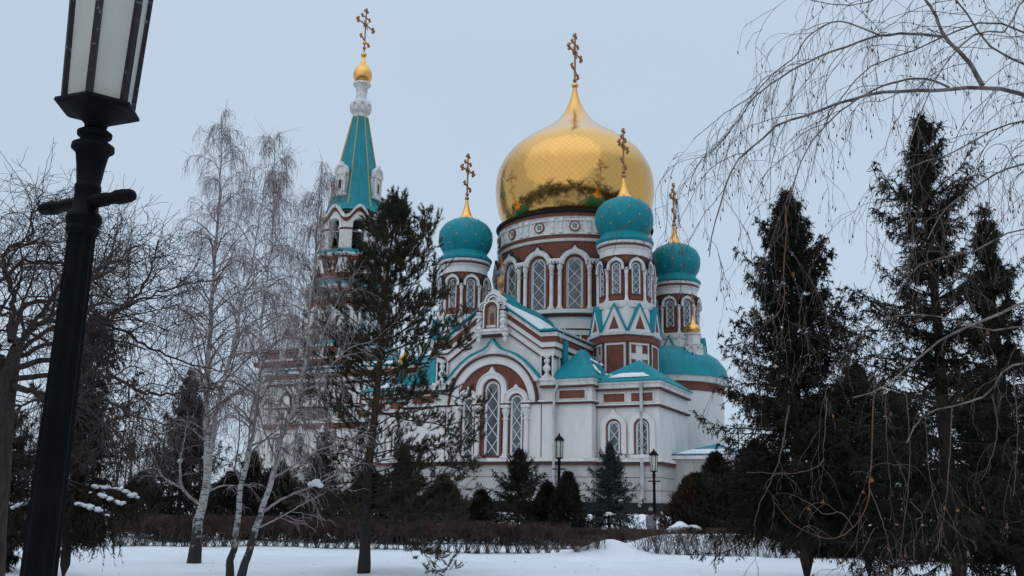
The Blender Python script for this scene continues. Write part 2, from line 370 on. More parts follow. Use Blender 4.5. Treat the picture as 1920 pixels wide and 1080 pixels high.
def lathe_uv(name, prof, nseg, tiles, m, parent):
    """smooth dome with a uv laid out for diamond tiles"""
    P = np.array(prof, float); # resample with Catmull-Rom
    out = []
    for i in range(len(P) - 1):
        p0 = P[max(i - 1, 0)]; p1 = P[i]; p2 = P[i + 1]; p3 = P[min(i + 2, len(P) - 1)]
        for k in range(5):
            t = k / 5; out.append(0.5 * ((2 * p1) + (-p0 + p2) * t + (2 * p0 - 5 * p1 + 4 * p2 - p3) * t * t + (-p0 + 3 * p1 - 3 * p2 + p3) * t ** 3))
    out.append(P[-1]); out = np.array(out); n = len(out)
    ang = np.linspace(0, 2 * math.pi, nseg + 1)
    V = np.zeros((n, nseg + 1, 3)); V[:, :, 0] = out[:, 0:1] * np.cos(ang); V[:, :, 1] = out[:, 0:1] * np.sin(ang); V[:, :, 2] = out[:, 1:2]
    ds = np.hypot(np.diff(out[:, 0]), np.diff(out[:, 1])); rm = np.maximum((out[1:, 0] + out[:-1, 0]) / 2, 1.0)
    vv = np.concatenate([[0], np.cumsum(ds * tiles / (2 * math.pi * rm))])
    U = np.zeros((n, nseg + 1, 2)); U[:, :, 0] = ang / (2 * math.pi) * tiles; U[:, :, 1] = vv[:, None]
    # halve so that A=u+v, B=u-v cells are diamonds of the tile size
    U *= 0.5
    i = np.arange(nseg)[None, :] + np.arange(n - 1)[:, None] * (nseg + 1)
    Q = np.stack([i, i + 1, i + 2 + nseg, i + 1 + nseg], -1).reshape(-1, 4)
    o = mesh_np(name, V.reshape(-1, 3), Q, mats=[m], parent=parent, smooth=True)
    ul = o.data.uv_layers.new(name='UVMap'); li = np.zeros(len(o.data.loops), dtype=np.int32); o.data.loops.foreach_get('vertex_index', li)
    ul.data.foreach_set('uv', U.reshape(-1, 2)[li].astype(np.float32).ravel())
    return o

# ---- main drum
d = MB()
d.lathe([(7.1, 13.4, BRICK), (7.1, 15.9, WHITE), (7.2, 15.92, WHITE), (7.2, 16.35, LINE), (7.26, 16.36, LINE), (7.26, 16.47, WHITE), (7.15, 16.48, WHITE), (7.15, 17.5, LINE),
         (7.4, 17.52, LINE), (7.4, 17.72, TRIM), (7.62, 17.75, TRIM), (7.66, 18.08, TRIM), (7.3, 18.12, BRICK), (7.0, 18.14, BRICK), (7.0, 24.15, TRIM),
         (7.12, 24.17, TRIM), (7.2, 24.4, LINE), (7.12, 24.42, BRICK), (7.12, 24.75, TRIM), (7.22, 24.78, TRIM), (7.05, 24.9, TRIM), (7.05, 26.25, TRIM), (7.2, 26.38, BRICK), (7.1, 26.42, BRICK), (7.1, 26.75, DARK), (7.3, 26.8, DARK), (7.38, 26.98, DARK), (6.4, 27.05, DARK), (3, 27.1)], 112)
NW = 14; step = 360 / NW; A0 = -93.9 + 26 + 0.3
# upper pilaster pairs and the blocks above the column pairs
for k in range(NW):
    a = A0 + (k + 0.5) * step
    for da in (-2.9, 2.9):
        d.T = wallT(7.1 * math.cos(math.radians(a + da)), 7.1 * math.sin(math.radians(a + da)), 0, a + da)
        d.box(-.13, .13, -.1, .1, 24.95, 26.0, TRIM); d.box(-.2, .2, -.18, .1, 25.95, 26.25, TRIM); d.box(-.17, .17, -.14, .1, 24.9, 25.1, TRIM)
        d.box(-.1, .1, -.13, .1, 25.35, 25.5, TRIM)
    d.T = wallT(7.2 * math.cos(math.radians(a)), 7.2 * math.sin(math.radians(a)), 0, a)
    d.box(-.66, .66, -.42, .3, 22.25, 22.5, TRIM)
    d.T = wallT(7.05 * math.cos(math.radians(a - step / 2)), 7.05 * math.sin(math.radians(a - step / 2)), 0, a - step / 2)
    d.box(-.85, .85, -.07, .05, 26.0, 26.12, TRIM)
d.T = Matrix.Identity(4)
drum = d.build('main_drum', cath, 30)
dw = window_mb(0.71, 18.25, 22.0, 0.24, P=1.2, r=0.035)
dw.T = Matrix.Identity(4)
dw.band(arch(0.93, 22.0, 22.0, 0), arch(1.4, 22.0, 22.0, 0.34, ow=.2), -0.42, 0.3, TRIM)
dw.band(arch(1.4, 22.0, 22.0, 0.34, ow=.2), arch(1.46, 22.0, 22.0, 0.38, ow=.2), -0.47, 0.3, DARK)
dw.band(arch(1.05, 22.0, 22.0, 0), arch(1.13, 22.0, 22.0, 0), -0.46, -0.3, WHITE)
ow = MB()
ow.lathe([(0.25, 0.04, GLASS), (0.0, 0.04)], 20, cap=False)
for r0, r1, h, m in ((0.23, 0.3, 0.07, BARS), (0.3, 0.38, 0.12, TRIM), (0.38, 0.48, 0.16, BRICK)):
    ow.lathe([(r0, 0, m), (r0, h, m), (r1, h, m), (r1, 0)], 20, cap=False)
ow.bar((-.22, 0, .06), (.22, 0, .06), 0.015, BARS); ow.bar((0, -.22, .06), (0, .22, .06), 0.015, BARS)
cm = column_mb(18.12, 22.3, 0.17); fp = MB()
for s in (-0.18, 0.18):
    pass
first = {}
def place(key, mb, name, parent, T, sm=38):
    if key not in first:
        o = mb.build(name, parent, sm); first[key] = o
    else:
        o = first[key].copy(); COL.objects.link(o); o.parent = parent
    o.matrix_local = T
    return o
for k in range(NW):
    a = A0 + k * step; t = math.radians(a)
    place('dw', dw, 'window', drum, wallT(7.02 * math.cos(t), 7.02 * math.sin(t), 0, a), 30)
    place('ow', ow, 'round_window', drum, Matrix.Translation((7.05 * math.cos(t), 7.05 * math.sin(t), 25.5)) @ Matrix.Rotation(math.radians(a), 4, 'Z') @ Matrix.Rotation(math.pi / 2, 4, 'Y'))
    for s in (-1, 1):
        b = a + s * (step / 2 - 2.9); tb = math.radians(b)
        place('dc', cm, 'column', drum, Matrix.Translation((7.32 * math.cos(tb), 7.32 * math.sin(tb), 0)) @ Matrix.Rotation(tb, 4, 'Z'))
dome_prof = [(6.35, 27.0), (6.75, 27.7), (7.15, 28.7), (7.42, 29.9), (7.52, 31.1), (7.4, 32.3), (7.0, 33.4), (6.3, 34.5), (5.2, 35.55), (4.0, 36.4), (2.9, 37.15), (1.95, 37.95), (1.25, 38.8), (0.75, 39.7), (0.42, 40.6), (0.26, 41.3), (0.2, 41.75)]
mdome = lathe_uv('main_dome', dome_prof, 160, 156, GOLDT, cath)
b = MB(); b.ball((0, 0, 41.95), 0.34, GOLD, 16, 10); b.build('finial_ball', mdome, 60)
c = cross_mb(5.1, 1.5, 0.1, 0.24); c.build('cross', mdome, 40, Matrix.Translation((0, 0, 42.1)))

# ---- square base under the drum and the body
bm_ = MB()
bm_.box(-7.3, 7.3, -7.3, 7.3, 0, 14.2, WHITE)
bm_.box(-7.5, 7.5, -7.5, 7.5, 13.5, 13.9, BRICK); bm_.box(-7.6, 7.6, -7.6, 7.6, 13.9, 14.15, TRIM)
bm_.slab([(-7.7, -7.7, 14.3), (7.7, -7.7, 14.3), (7.7, 7.7, 14.3), (-7.7, 7.7, 14.3)], 0.12, TEAL)
body = bm_.build('central_walls', cath, 30)

# ---- corner turrets
def turret_dome(parent):
    mb = MB()
    mb.lathe([(2.36, 23.12), (2.34, 23.2), (2.12, 23.4), (1.97, 23.62), (1.93, 23.75)], 48, TEAL, cap=False)
    o0 = mb
    prof = [(1.93, 23.75), (2.18, 24.15), (2.37, 24.65), (2.43, 25.15), (2.37, 25.65), (2.16, 26.12), (1.8, 26.5), (1.35, 26.78), (0.88, 26.98)]
    P = []
    for i in range(len(prof) - 1):
        p0 = prof[max(i - 1, 0)]; p1 = prof[i]; p2 = prof[i + 1]; p3 = prof[min(i + 2, len(prof) - 1)]
        for k in range(3):
            t = k / 3; P.append(tuple(0.5 * ((2 * p1[j]) + (-p0[j] + p2[j]) * t + (2 * p0[j] - 5 * p1[j] + 4 * p2[j] - p3[j]) * t * t + (-p0[j] + 3 * p1[j] - 3 * p2[j] + p3[j]) * t ** 3) for j in (0, 1)))
    P.append(prof[-1])
    mb.lathe(P, 56, TEAL, cap=False)
    sm = mb
    def rad_at(z):
        for i in range(len(P) - 1):
            if P[i][1] <= z <= P[i + 1][1]:
                f = (z - P[i][1]) / (P[i + 1][1] - P[i][1]); r = P[i][0] + f * (P[i + 1][0] - P[i][0])
                return r, math.atan2(P[i + 1][1] - P[i][1], P[i + 1][0] - P[i][0])
        return 1, 1.5
    for z, off in ((24.35, 0), (25.0, 0.5), (25.65, 0), (26.2, 0.5), (26.62, 0)):
        r, sl = rad_at(z)
        n = 9
        for k in range(n):
            a = math.radians(360 / n * (k + off) - 20)
            T = Matrix.Rotation(a, 4, 'Z') @ Matrix.Translation((r, 0, z)) @ Matrix.Rotation(math.pi / 2 - sl, 4, 'Y').inverted() @ Matrix.Rotation(math.pi / 2, 4, 'Y')
            sm.T = T
            R_ = 0.14; pts = []
            for q in range(8):
                rr = R_ if q % 2 == 0 else R_ * 0.42; tt = q * math.pi / 4; pts.append((rr * math.cos(tt), rr * math.sin(tt), 0.0))
            vs = pts + [(0, 0, 0.045)]
            sm.add(vs, [(q, (q + 1) % 8, 8) for q in range(8)], STAR)
    return mb.build('turret_dome', parent, 35)
def kok(mb, w, z0, z1, y0, y1, tilt=0):
    """steep triangular kokoshnik with teal edge, white border and brown field"""
    mb.prism([(-w, z0), (w, z0), (0, z1)], y0, y1, WHITE)
    mb.prism([(-w * .42, z0 + .22), (w * .42, z0 + .22), (0, z0 + (z1 - z0) * .62)], y0 - .02, y0 + .1, BRICK)
    for s in (-1, 1):
        mb.prism([(s * w, z0), (s * (w + .12), z0 + 0.02), (0, z1 + .16), (0, z1)] if s > 0 else [(0, z1), (0, z1 + .16), (s * (w + .12), z0 + 0.02), (s * w, z0)], y0 - .1, y1, TEAL)
def make_turret():
    t = MB()
    t.lathe([(2.42, 9.0, WHITE), (2.42, 14.7, LINE)], 8, ph=math.pi / 8, cap=False)
    t.lathe([(2.42 / math.cos(math.pi / 8), 9.0, WHITE), (2.42 / math.cos(math.pi / 8), 14.45, BRICK), (2.75, 14.47, BRICK), (2.78, 14.8, BRICK), (2.72, 15.02, TRIM), (2.9, 15.04, TRIM), (2.95, 15.25, WHITE), (2.6, 15.28, WHITE),
             (2.32, 17.35, WHITE), (2.3, 17.5)], 8, ph=math.pi / 8)
    t.lathe([(2.3, 17.3, TRIM), (2.34, 17.5, TRIM), (2.36, 17.78, TRIM), (2.2, 17.86, BRICK), (1.98, 17.9, BRICK), (1.98, 21.65, TRIM), (2.06, 21.67, TRIM), (2.02, 21.85, WHITE), (2.05, 22.2, WHITE), (2.22, 22.42, BRICK), (2.14, 22.44, BRICK), (2.16, 22.62, TRIM), (2.3, 22.66, TRIM),
             (2.3, 22.85, TEAL), (2.4, 22.95, TEAL), (2.42, 23.1, TEAL), (2.0, 23.25)], 48)
    for k in range(8):
        a = 45 * k; ra = math.radians(a)
        # kokoshnik tier
        t.T = wallT(2.5 * math.cos(ra), 2.5 * math.sin(ra), 0, a) ; kok(t, 0.98, 15.27, 17.42, -0.16, 0.35)
        # panels under the cornice
        t.T = wallT(2.42 * math.cos(ra), 2.42 * math.sin(ra), 0, a)
        for z0, z1 in ((9.4, 11.6), (12.0, 14.25)):
            if k % 2 == 0: t.box(-.72, .72, -.04, .05, z0, z1, BRICK)
            else:
                for s in (-1, 1):
                    t.box(.3 * s - (.42 if s < 0 else 0), .3 * s + (.42 if s > 0 else 0), -.04, .05, z1 - .65, z1, BRICK)
                    t.box(.3 * s - (.42 if s < 0 else 0), .3 * s + (.42 if s > 0 else 0), -.04, .05, z0, z1 - 1.15, BRICK)
            t.band([(-.72, z0), (.72, z0), (.72, z1), (-.72, z1)], [(-.82, z0 - .1), (.82, z0 - .1), (.82, z1 + .1), (-.82, z1 + .1)], -.09, .05, TRIM, closed=True)
        t.box(-1.0, -.9, -.05, .05, 9.2, 14.45, LINE); t.box(.9, 1.0, -.05, .05, 9.2, 14.45, LINE)
    o = t.build('corner_turret', cath, 30)
    wm = window_mb(0.37, 18.45, 20.65, 0.12, P=0.62, r=0.024, deep=.1)
    wm.band(arch(0.5, 20.65, 20.4), arch(0.74, 20.65, 20.4, 0.1, ow=.5), -.3, .15, TRIM)
    wm.band(arch(0.74, 20.65, 20.4, 0.1), arch(0.79, 20.65, 20.4, .12), -.33, .15, DARK)
    wm.box(-.5, .5, -.09, .1, 17.95, 18.42, BRICK); wm.box(-.5, .5, -.13, .1, 18.36, 18.43, LINE)
    cmm = column_mb(17.84, 20.55, 0.125)
    for k in range(8):
        a = math.radians(45 * k)
        place('tw', wm, 'window', o, wallT(1.97 * math.cos(a), 1.97 * math.sin(a), 0, 45 * k), 30)
        a += math.pi / 8
        place('tc', cmm, 'column', o, Matrix.Translation((2.1 * math.cos(a), 2.1 * math.sin(a), 0)) @ Matrix.Rotation(a, 4, 'Z'))
    turret_dome(o)
    g = MB(); g.lathe([(0.92, 26.93), (0.7, 27.1), (0.5, 27.36), (0.34, 27.75), (0.22, 28.2), (0.16, 28.6), (0.13, 28.9)], 32, GOLD, cap=False); g.ball((0, 0, 29.0), 0.2, CROSSM, 12, 8)
    g.build('gold_cone', o, 50)
    cross_mb(3.95, 1.0, 0.08, 0.2).build('cross', o, 40, Matrix.Translation((0, 0, 29.1)))
    return o
T0 = make_turret(); T0.location = (7.5, -7.5, 0)
kids0 = [c for c in COL.objects if c.parent == T0]
for u_, v_ in ((-7.5, -7.5), (7.5, 7.5), (-7.5, 7.5)):
    c = T0.copy(); COL.objects.link(c); c.parent = cath; c.location = (u_, v_, 0)
    for k in kids0:
        q = k.copy(); COL.objects.link(q); q.parent = c

# ---- front arm with the gable
def make_arm():
    g = MB()
    out = [(-4.9, 0), (4.9, 0), (4.9, 14.2), (3.96, 14.2), (1.0, 16.3), (-1.0, 16.3), (-3.96, 14.2), (-4.9, 14.2)]
    g.prism(out, -16.0, -6.5, WHITE)
    R = [(5.0, 14.5), (3.98, 14.5), (1.12, 16.5)]
    for d0, d1, pr, m in ((0.16, 0.46, .38, TRIM), (0.46, 0.86, .26, BRICK), (0.86, 1.25, .2, WHITE), (1.25, 1.36, .24, LINE), (1.36, 1.9, .1, WHITE), (1.9, 2.02, .16, LINE)):
        for s in (1, -1):
            a = [(s * (x + (pr - .1 if x > 4.5 else 0)), z - d1) for x, z in R]; b_ = [(s * (x + (pr - .1 if x > 4.5 else 0)), z - d0) for x, z in R]
            if s < 0: a, b_ = b_, a
            g.band(a, b_, -16.0 - pr, -15.9, m)
            xo = 4.9; g.box(s * xo if s > 0 else -xo - pr, xo + pr if s > 0 else -xo, -16.0 - pr + .003, -7.0, 14.5 - d1 + .003, 14.5 - d0 - .003, m)
    # lower cornice in front, brown line and plinth bands
    ZC = 10.9
    for s in (1, -1):
        x0, x1 = (3.95, 5.1) if s > 0 else (-5.1, -3.95)
        g.box(x0, x1, -16.45, -15.9, ZC - .15, ZC + .04, TRIM); g.box(x0, x1, -16.33, -15.9, ZC - .5, ZC - .15, TRIM); g.box(x0, x1, -16.4, -15.9, ZC - .66, ZC - .5, LINE)
    # ogee arch
    og = [(0, 14.1), (.14, 13.8), (.38, 13.48), (.7, 13.25), (1.2, 13.08), (1.9, 12.8), (2.6, 12.3), (3.2, 11.72), (3.62, 11.25), (3.95, 10.9)]
    P = np.array(og); L = np.concatenate([[0], np.cumsum(np.hypot(*np.diff(P, axis=0).T))]); tt = np.linspace(0, L[-1], 24)
    ox = np.interp(tt, L, P[:, 0]); oz = np.interp(tt, L, P[:, 1])
    an = np.linspace(math.pi / 2, math.radians(25), 24)
    def arc(r): return [(r * math.cos(a), 9.2 + r * math.sin(a)) for a in an]
    o1 = list(zip(ox, oz))
    for s in (1, -1):
        def mir(p): return [(s * x, z) for x, z in p]
        def bd(a, b_, y0, m):
            a, b_ = mir(a), mir(b_)
            if s < 0: a, b_ = a[::-1], b_[::-1]
            g.band(a, b_, y0, -15.9, m)
        bd(arc(3.75), [(x * .93, z - .16) for x, z in o1], -16.3, WHITE)
        bd([(x * .93, z - .16) for x, z in o1], o1, -16.42, TRIM)
        bd(o1, [(x + (.09 if x > .1 else 0), z + .11) for x, z in o1], -16.52, TEAL)
    def full(r, z0=9.2, n=30): return [(r * math.cos(math.pi * (1 - i / n)), z0 + r * math.sin(math.pi * (1 - i / n))) for i in range(n + 1)]
    g.band(full(3.6), full(3.76), -16.36, -15.9, LINE)
    g.band(full(3.02), full(3.6), -16.22, -15.9, WHITE)
    g.prism(full(3.03) + [(3.03, 5.2), (-3.03, 5.2)], -16.04, -15.9, BRICK)
    # impost cornice
    for x0, x1 in ((3.0, 5.02), (-5.02, -3.0)):
        g.box(x0, x1, -16.3, -15.9, 9.22, 9.34, TRIM); g.box(x0, x1, -16.24, -15.9, 9.08, 9.22, LINE)
        g.box(x0 + .003, x1 - .003, -16.12, -15.9, 5.2, 9.08, WHITE)
    for x in (-2.85, -1.18, 1.18, 2.85):
        g.box(x - .38, x + .38, -16.42, -15.95, 9.2, 9.34, TRIM); g.box(x - .36, x + .36, -16.38, -15.95, 9.06, 9.2, LINE)
    g.box(-5.05, 5.05, -16.42, -15.9, 4.95, 5.2, TRIM); g.box(-5.0, 5.0, -16.34, -15.9, 4.7, 4.95, LINE)
    g.box(-5.02, 5.02, -16.16, -15.9, 1.9, 4.7, STUCCO); g.box(-5.03, 5.03, -16.175, -15.9, 2.95, 3.0, JOINT); g.box(-5.03, 5.03, -16.175, -15.9, 3.85, 3.9, JOINT); g.box(-5.1, 5.1, -16.3, -15.9, 0, 2.15, DARK)
    # vertical corner joints
    for s in (1, -1):
        g.box(s * 4.0 - .03, s * 4.0 + .03, -16.14, -15.9, 5.2, 9.06, LINE)
    arm = g.build('front_arm_walls', cath, 30)
    # windows
    for x, w_, z0, zs, pk, ri, ro in ((0, .6, 5.4, 10.3, .55, .8, 1.27), (2.02, .48, 5.4, 9.3, .35, .62, 1.02), (-2.02, .48, 5.4, 9.3, .35, .62, 1.02)):
        m = window_mb(w_, z0, zs, ri - w_ - .02, P=2.1 * w_, r=.035, deep=.1)
        m.band(arch(ri, zs, 9.3), arch(ro, zs, 9.3, pk * .75, ow=.26), -.34, 0, WHITE)
        m.band(arch(ro - .12, zs, 9.3, 0), arch(ro, zs, 9.3, pk * .75, ow=.26), -.4, 0, TRIM)
        m.build('window', arm, 30, Matrix.Translation((x, -16.05, 0)))
    for x in (-2.85, -1.18, 1.18, 2.85):
        column_mb(5.2, 9.06, .19).build('column', arm, 38, Matrix.Translation((x, -16.25, 0)))
    for s in (1, -1):           # balusters in niches on the pilasters
        m = MB(); m.T = Matrix.Translation((s * 4.42, -16.12, 0))
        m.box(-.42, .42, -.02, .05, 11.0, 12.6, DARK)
        m.lathe([(.2, 11.1), (.24, 11.2), (.12, 11.35), (.3, 11.55), (.33, 11.7), (.2, 11.9), (.13, 12.0), (.24, 12.15), (.24, 12.3), (.13, 12.4), (.28, 12.52), (.28, 12.6)], 12, TRIM)
        m.band([(-.42, 11.05), (.42, 11.05), (.42, 12.6), (-.42, 12.6)], [(-.5, 10.98), (.5, 10.98), (.5, 12.68), (-.5, 12.68)], -.12, .05, WHITE, closed=True)
        m.box(-.34, .34, -.3, .05, 10.95, 11.12, TRIM)
        m.build('baluster', arm, 38)
    # roof
    r = MB()
    RR = [(5.35, 14.42), (3.95, 14.42), (1.1, 16.46)]
    for s in (1, -1):
        a = [(s * x, z) for x, z in RR]; b_ = [(s * x, z + .14) for x, z in RR]
        if s < 0: a, b_ = b_, a
        r.band(a, b_, -16.62, -6.8, TEAL)
    r.prism([(-1.3, 16.3), (1.3, 16.3), (.9, 17.0), (0, 17.75), (-.9, 17.0)], -15.6, -7.0, TEAL)
    rf = r.build('arm_roof', cath, 30)
    s = MB()
    n = 8
    for i in range(n):
        f0, f1 = i / n, (i + 1) / n
        def e(f): x = 1.25 + 3.0 * f; z = 16.46 - (x - 1.1) * (2.04 / 2.85) if x < 3.95 else 14.42; return x, z + .13
        (x0, z0), (x1, z1) = e(f0), e(f1)
        h0 = .18 + .05 * math.sin(5 * f0 + 1); h1 = .18 + .05 * math.sin(5 * f1 + 1)
        s.add([(x0, -16.5, z0), (x1, -16.5, z1), (x1, -10.5 + 2 * f1, z1), (x0, -10.5 + 2 * f0, z0), (x0, -16.46, z0 + h0), (x1, -16.46, z1 + h1), (x1, -10.6 + 2 * f1, z1 + h1), (x0, -10.6 + 2 * f0, z0 + h0)],
              [(0, 1, 5, 4), (4, 5, 6, 7), (2, 3, 7, 6)] + ([(3, 0, 4, 7)] if i == 0 else []) + ([(1, 2, 6, 5)] if i == n - 1 else []), SNOW)
    s.build('snow_layer', rf, 60)
    # gable kokoshnik, icon niche, balusters
    k = MB()
    def tre(sc, pk=0.0, n=36):
        pts = []
        for i in range(n + 1):
            t = math.pi * (1 - i / n); c = (0, 16.15); d_ = (math.cos(t), math.sin(t)); best = 0
            for cx_, cz_, r_ in ((0, 17.0, .66 * sc), (.66, 16.5, .5 * sc), (-.66, 16.5, .5 * sc), (0, 16.3, .7 * sc)):
                px_, pz_ = cx_ - c[0], cz_ - c[1]; b_ = px_ * d_[0] + pz_ * d_[1]; q = b_ * b_ - (px_ * px_ + pz_ * pz_) + r_ * r_
                if q > 0: best = max(best, b_ + math.sqrt(q))
            x, z = c[0] + d_[0] * best, c[1] + d_[1] * best
            if pk: z += pk * max(0, 1 - abs(x) / .3) ** 1.5
            pts.append((x, z))
        return pts
    k.prism(tre(1.0, .35), -16.35, -15.2, WHITE)
    k.prism([(x * 1.05, z + .06) for x, z in tre(1.02, .36)], -15.2, -12.5, TEAL)
    for a, b_, y, m in ((.80, 1.0, -16.6, TRIM), (.70, .80, -16.46, LINE), (.50, .70, -16.52, WHITE), (.42, .5, -16.44, LINE)):
        k.band(tre(a), tre(b_, .35 if b_ == 1.0 else 0), y, -16.2, m)
    k.box(-1.15, 1.15, -16.5, -15.9, 14.75, 16.2, WHITE)
    k.box(-1.4, 1.4, -16.8, -15.9, 14.62, 14.8, TRIM); k.box(-1.3, 1.3, -16.68, -15.9, 14.45, 14.62, TRIM); k.box(-1.1, 1.1, -16.4, -15.9, 14.3, 14.45, LINE)
    for s_ in (-1, 1):
        k.lathe([(.0, 13.75), (.16, 13.9), (.2, 14.1), (.1, 14.2), (.24, 14.3), (.24, 14.46)], 10, TRIM, c=(s_ * 1.12, -16.5), cap=False)
        k.box(s_ * 1.0 - .26, s_ * 1.0 + .26, -16.9, -16.3, 16.1, 16.25, LINE)
    kk = k.build('gable_kokoshnik', cath, 30)
    for s_ in (-1, 1):
        m = MB(); m.lathe([(.24, 14.8), (.24, 14.95), (.12, 15.05), (.2, 15.2), (.27, 15.35), (.2, 15.52), (.12, 15.6), (.25, 15.7), (.25, 15.8), (.14, 15.88), (.26, 16.0), (.26, 16.12)], 12, TRIM, c=(s_ * 1.0, -16.68)); m.build('baluster', kk, 38)
    m = MB(); m.T = Matrix.Translation((0, -16.5, 0))
    PAN = mat('icon_ground', (0.32, 0.28, 0.2), 0.6, noise=((0.2, 0.19, 0.17), 5, .4, .6, (1, 1, 1))); ROBE = mat('icon_robe', (0.14, 0.05, 0.045), 0.7); SKIN = mat('icon_face', (0.4, 0.24, 0.14), 0.7)
    m.prism(arch(.4, 16.35, 15.0), -.03, .05, PAN)
    m.band(arch(.4, 16.35, 15.0), arch(.56, 16.35, 14.9), -.22, .05, BRICK); m.band(arch(.56, 16.35, 14.9), arch(.66, 16.35, 14.82), -.3, .05, WHITE)
    m.box(-.4, .4, -.16, .05, 14.95, 15.1, TRIM)
    m.prism([(-.13, 15.2), (.13, 15.2), (.17, 15.6), (.15, 15.95), (.06, 16.08), (-.06, 16.08), (-.15, 15.95), (-.17, 15.6)], -.06, -.02, ROBE)
    m.prism([(.13 * math.cos(q * math.pi / 6), 16.2 + .13 * math.sin(q * math.pi / 6)) for q in range(12)], -.045, -.02, STAR)
    m.prism([(.07 * math.cos(q * math.pi / 5), 16.19 + .09 * math.sin(q * math.pi / 5)) for q in range(10)], -.07, -.02, SKIN)
    m.build('icon_panel', kk, 0)
    m = MB(); m.lathe([(.3, 17.7), (.34, 17.8), (.16, 18.0), (.14, 18.3), (.26, 18.45), (.33, 18.65), (.28, 18.85), (.12, 19.1), (.05, 19.4)], 16, CROSSM, c=(0, -15.2)); m.build('small_cupola', kk, 50)
    cross_mb(1.5, .5, .035, .08).build('cross', kk, 40, Matrix.Translation((0, -15.2, 19.3)))
make_arm()

# ---- lower side bays beside the arm, both sides
def hip(mb, x0, x1, y0, y1, z0, z1, ov=.3, mt=None, rf=.25):
    mt = mt or TEAL; x0 -= ov; x1 += ov; y0 -= ov; y1 += ov
    cx_, cy_ = (x0 + x1) / 2, (y0 + y1) / 2; hx = max(0.02, (x1 - x0) / 2 * rf - .3 if (x1 - x0) > (y1 - y0) else .02); hy = max(.02, (y1 - y0) / 2 * rf if (y1 - y0) > (x1 - x0) else .02)
    v = [(x0, y0, z0), (x1, y0, z0), (x1, y1, z0), (x0, y1, z0), (cx_ - hx, cy_ - hy, z1), (cx_ + hx, cy_ - hy, z1), (cx_ + hx, cy_ + hy, z1), (cx_ - hx, cy_ + hy, z1)]
    v += [(x0, y0, z0 - .08), (x1, y0, z0 - .08), (x1, y1, z0 - .08), (x0, y1, z0 - .08)]
    mb.add(v, [(0, 1, 5, 4), (1, 2, 6, 5), (2, 3, 7, 6), (3, 0, 4, 7), (4, 5, 6, 7), (8, 9, 1, 0), (9, 10, 2, 1), (10, 11, 3, 2), (11, 8, 0, 3), (11, 10, 9, 8)], mt)
def seams(mb, x0, x1, y0, y1, z0, z1, n):
    for i in range(1, n):
        f = i / n; x = x0 + (x1 - x0) * f; c = (x0 + x1) / 2
        mb.bar((x, y0 - .28, z0 + .03), (c + (x - c) * .12, (y0 + y1) / 2, z1 + .02), .03, TEAL)
def block(name, x0, x1, y0, y1, ze, za, wins, panels):
    b_ = MB()
    b_.box(x0, x1, y0, y1, 0, ze - .1, WHITE)
    for z0, z1, pr, m in ((ze - .22, ze - .06, .3, TRIM), (ze - .55, ze - .22, .2, TRIM), (ze - .68, ze - .55, .25, LINE), (ze - 1.75, ze - 1.63, .22, TRIM), (ze - 1.9, ze - 1.75, .17, LINE), (4.95, 5.2, .3, TRIM), (4.7, 4.95, .24, LINE), (1.9, 4.7, .08, STUCCO), (0, 2.15, .2, DARK)):
        b_.box(x0 - pr + .004, x1 + pr - .004, y0 - pr, y1 + pr - .004, z0, z1, m)
    for p0, p1 in panels:
        b_.box(p0, p1, y0 - .05, y0 + .1, ze - 1.5, ze - .9, BRICK)
        b_.band([(p0, ze - 1.5), (p1, ze - 1.5), (p1, ze - .9), (p0, ze - .9)], [(p0 - .08, ze - 1.58), (p1 + .08, ze - 1.58), (p1 + .08, ze - .82), (p0 - .08, ze - .82)], y0 - .09, y0 + .1, TRIM, closed=True)
    for zz in (2.95, 3.85):
        b_.box(x0 - .09, x1 + .09, y0 - .10, y1, zz, zz + .05, JOINT)
    o = b_.build(name, cath, 30)
    for xw, ww in wins:
        m = window_mb(ww, 5.5, 7.4, .14, P=ww * 2, r=.03, deep=.08); m.band(arch(ww + .14, 7.4, 5.5), arch(ww + .5, 7.4, 5.5, .35), -.28, 0, WHITE)
        m.box(-ww - .4, ww + .4, -.36, 0, 5.2, 5.45, TRIM)
        m.build('window', o, 30, Matrix.Translation((xw, y0 - .02, 0)))
    r = MB(); hip(r, x0, x1, y0, y1, ze, za, .38); seams(r, x0, x1, y0, y1, ze, za, 7)
    ro = r.build('roof', o, 0)
    return o
for s in (1, -1):
    def X(a, b_): return (a, b_) if s > 0 else (-b_, -a)
    block('side_bay_walls', *X(4.92, 7.75), -15.7, -11.5, 10.95, 13.3, [], [X(5.25, 7.25)])
    block('side_aisle_walls', *X(7.8, 12.4), -14.7, -7.2, 10.7, 12.6, [(s * 9.1, .45), (s * 11.2, .45)], [X(8.3, 9.9), X(10.4, 12.0)])
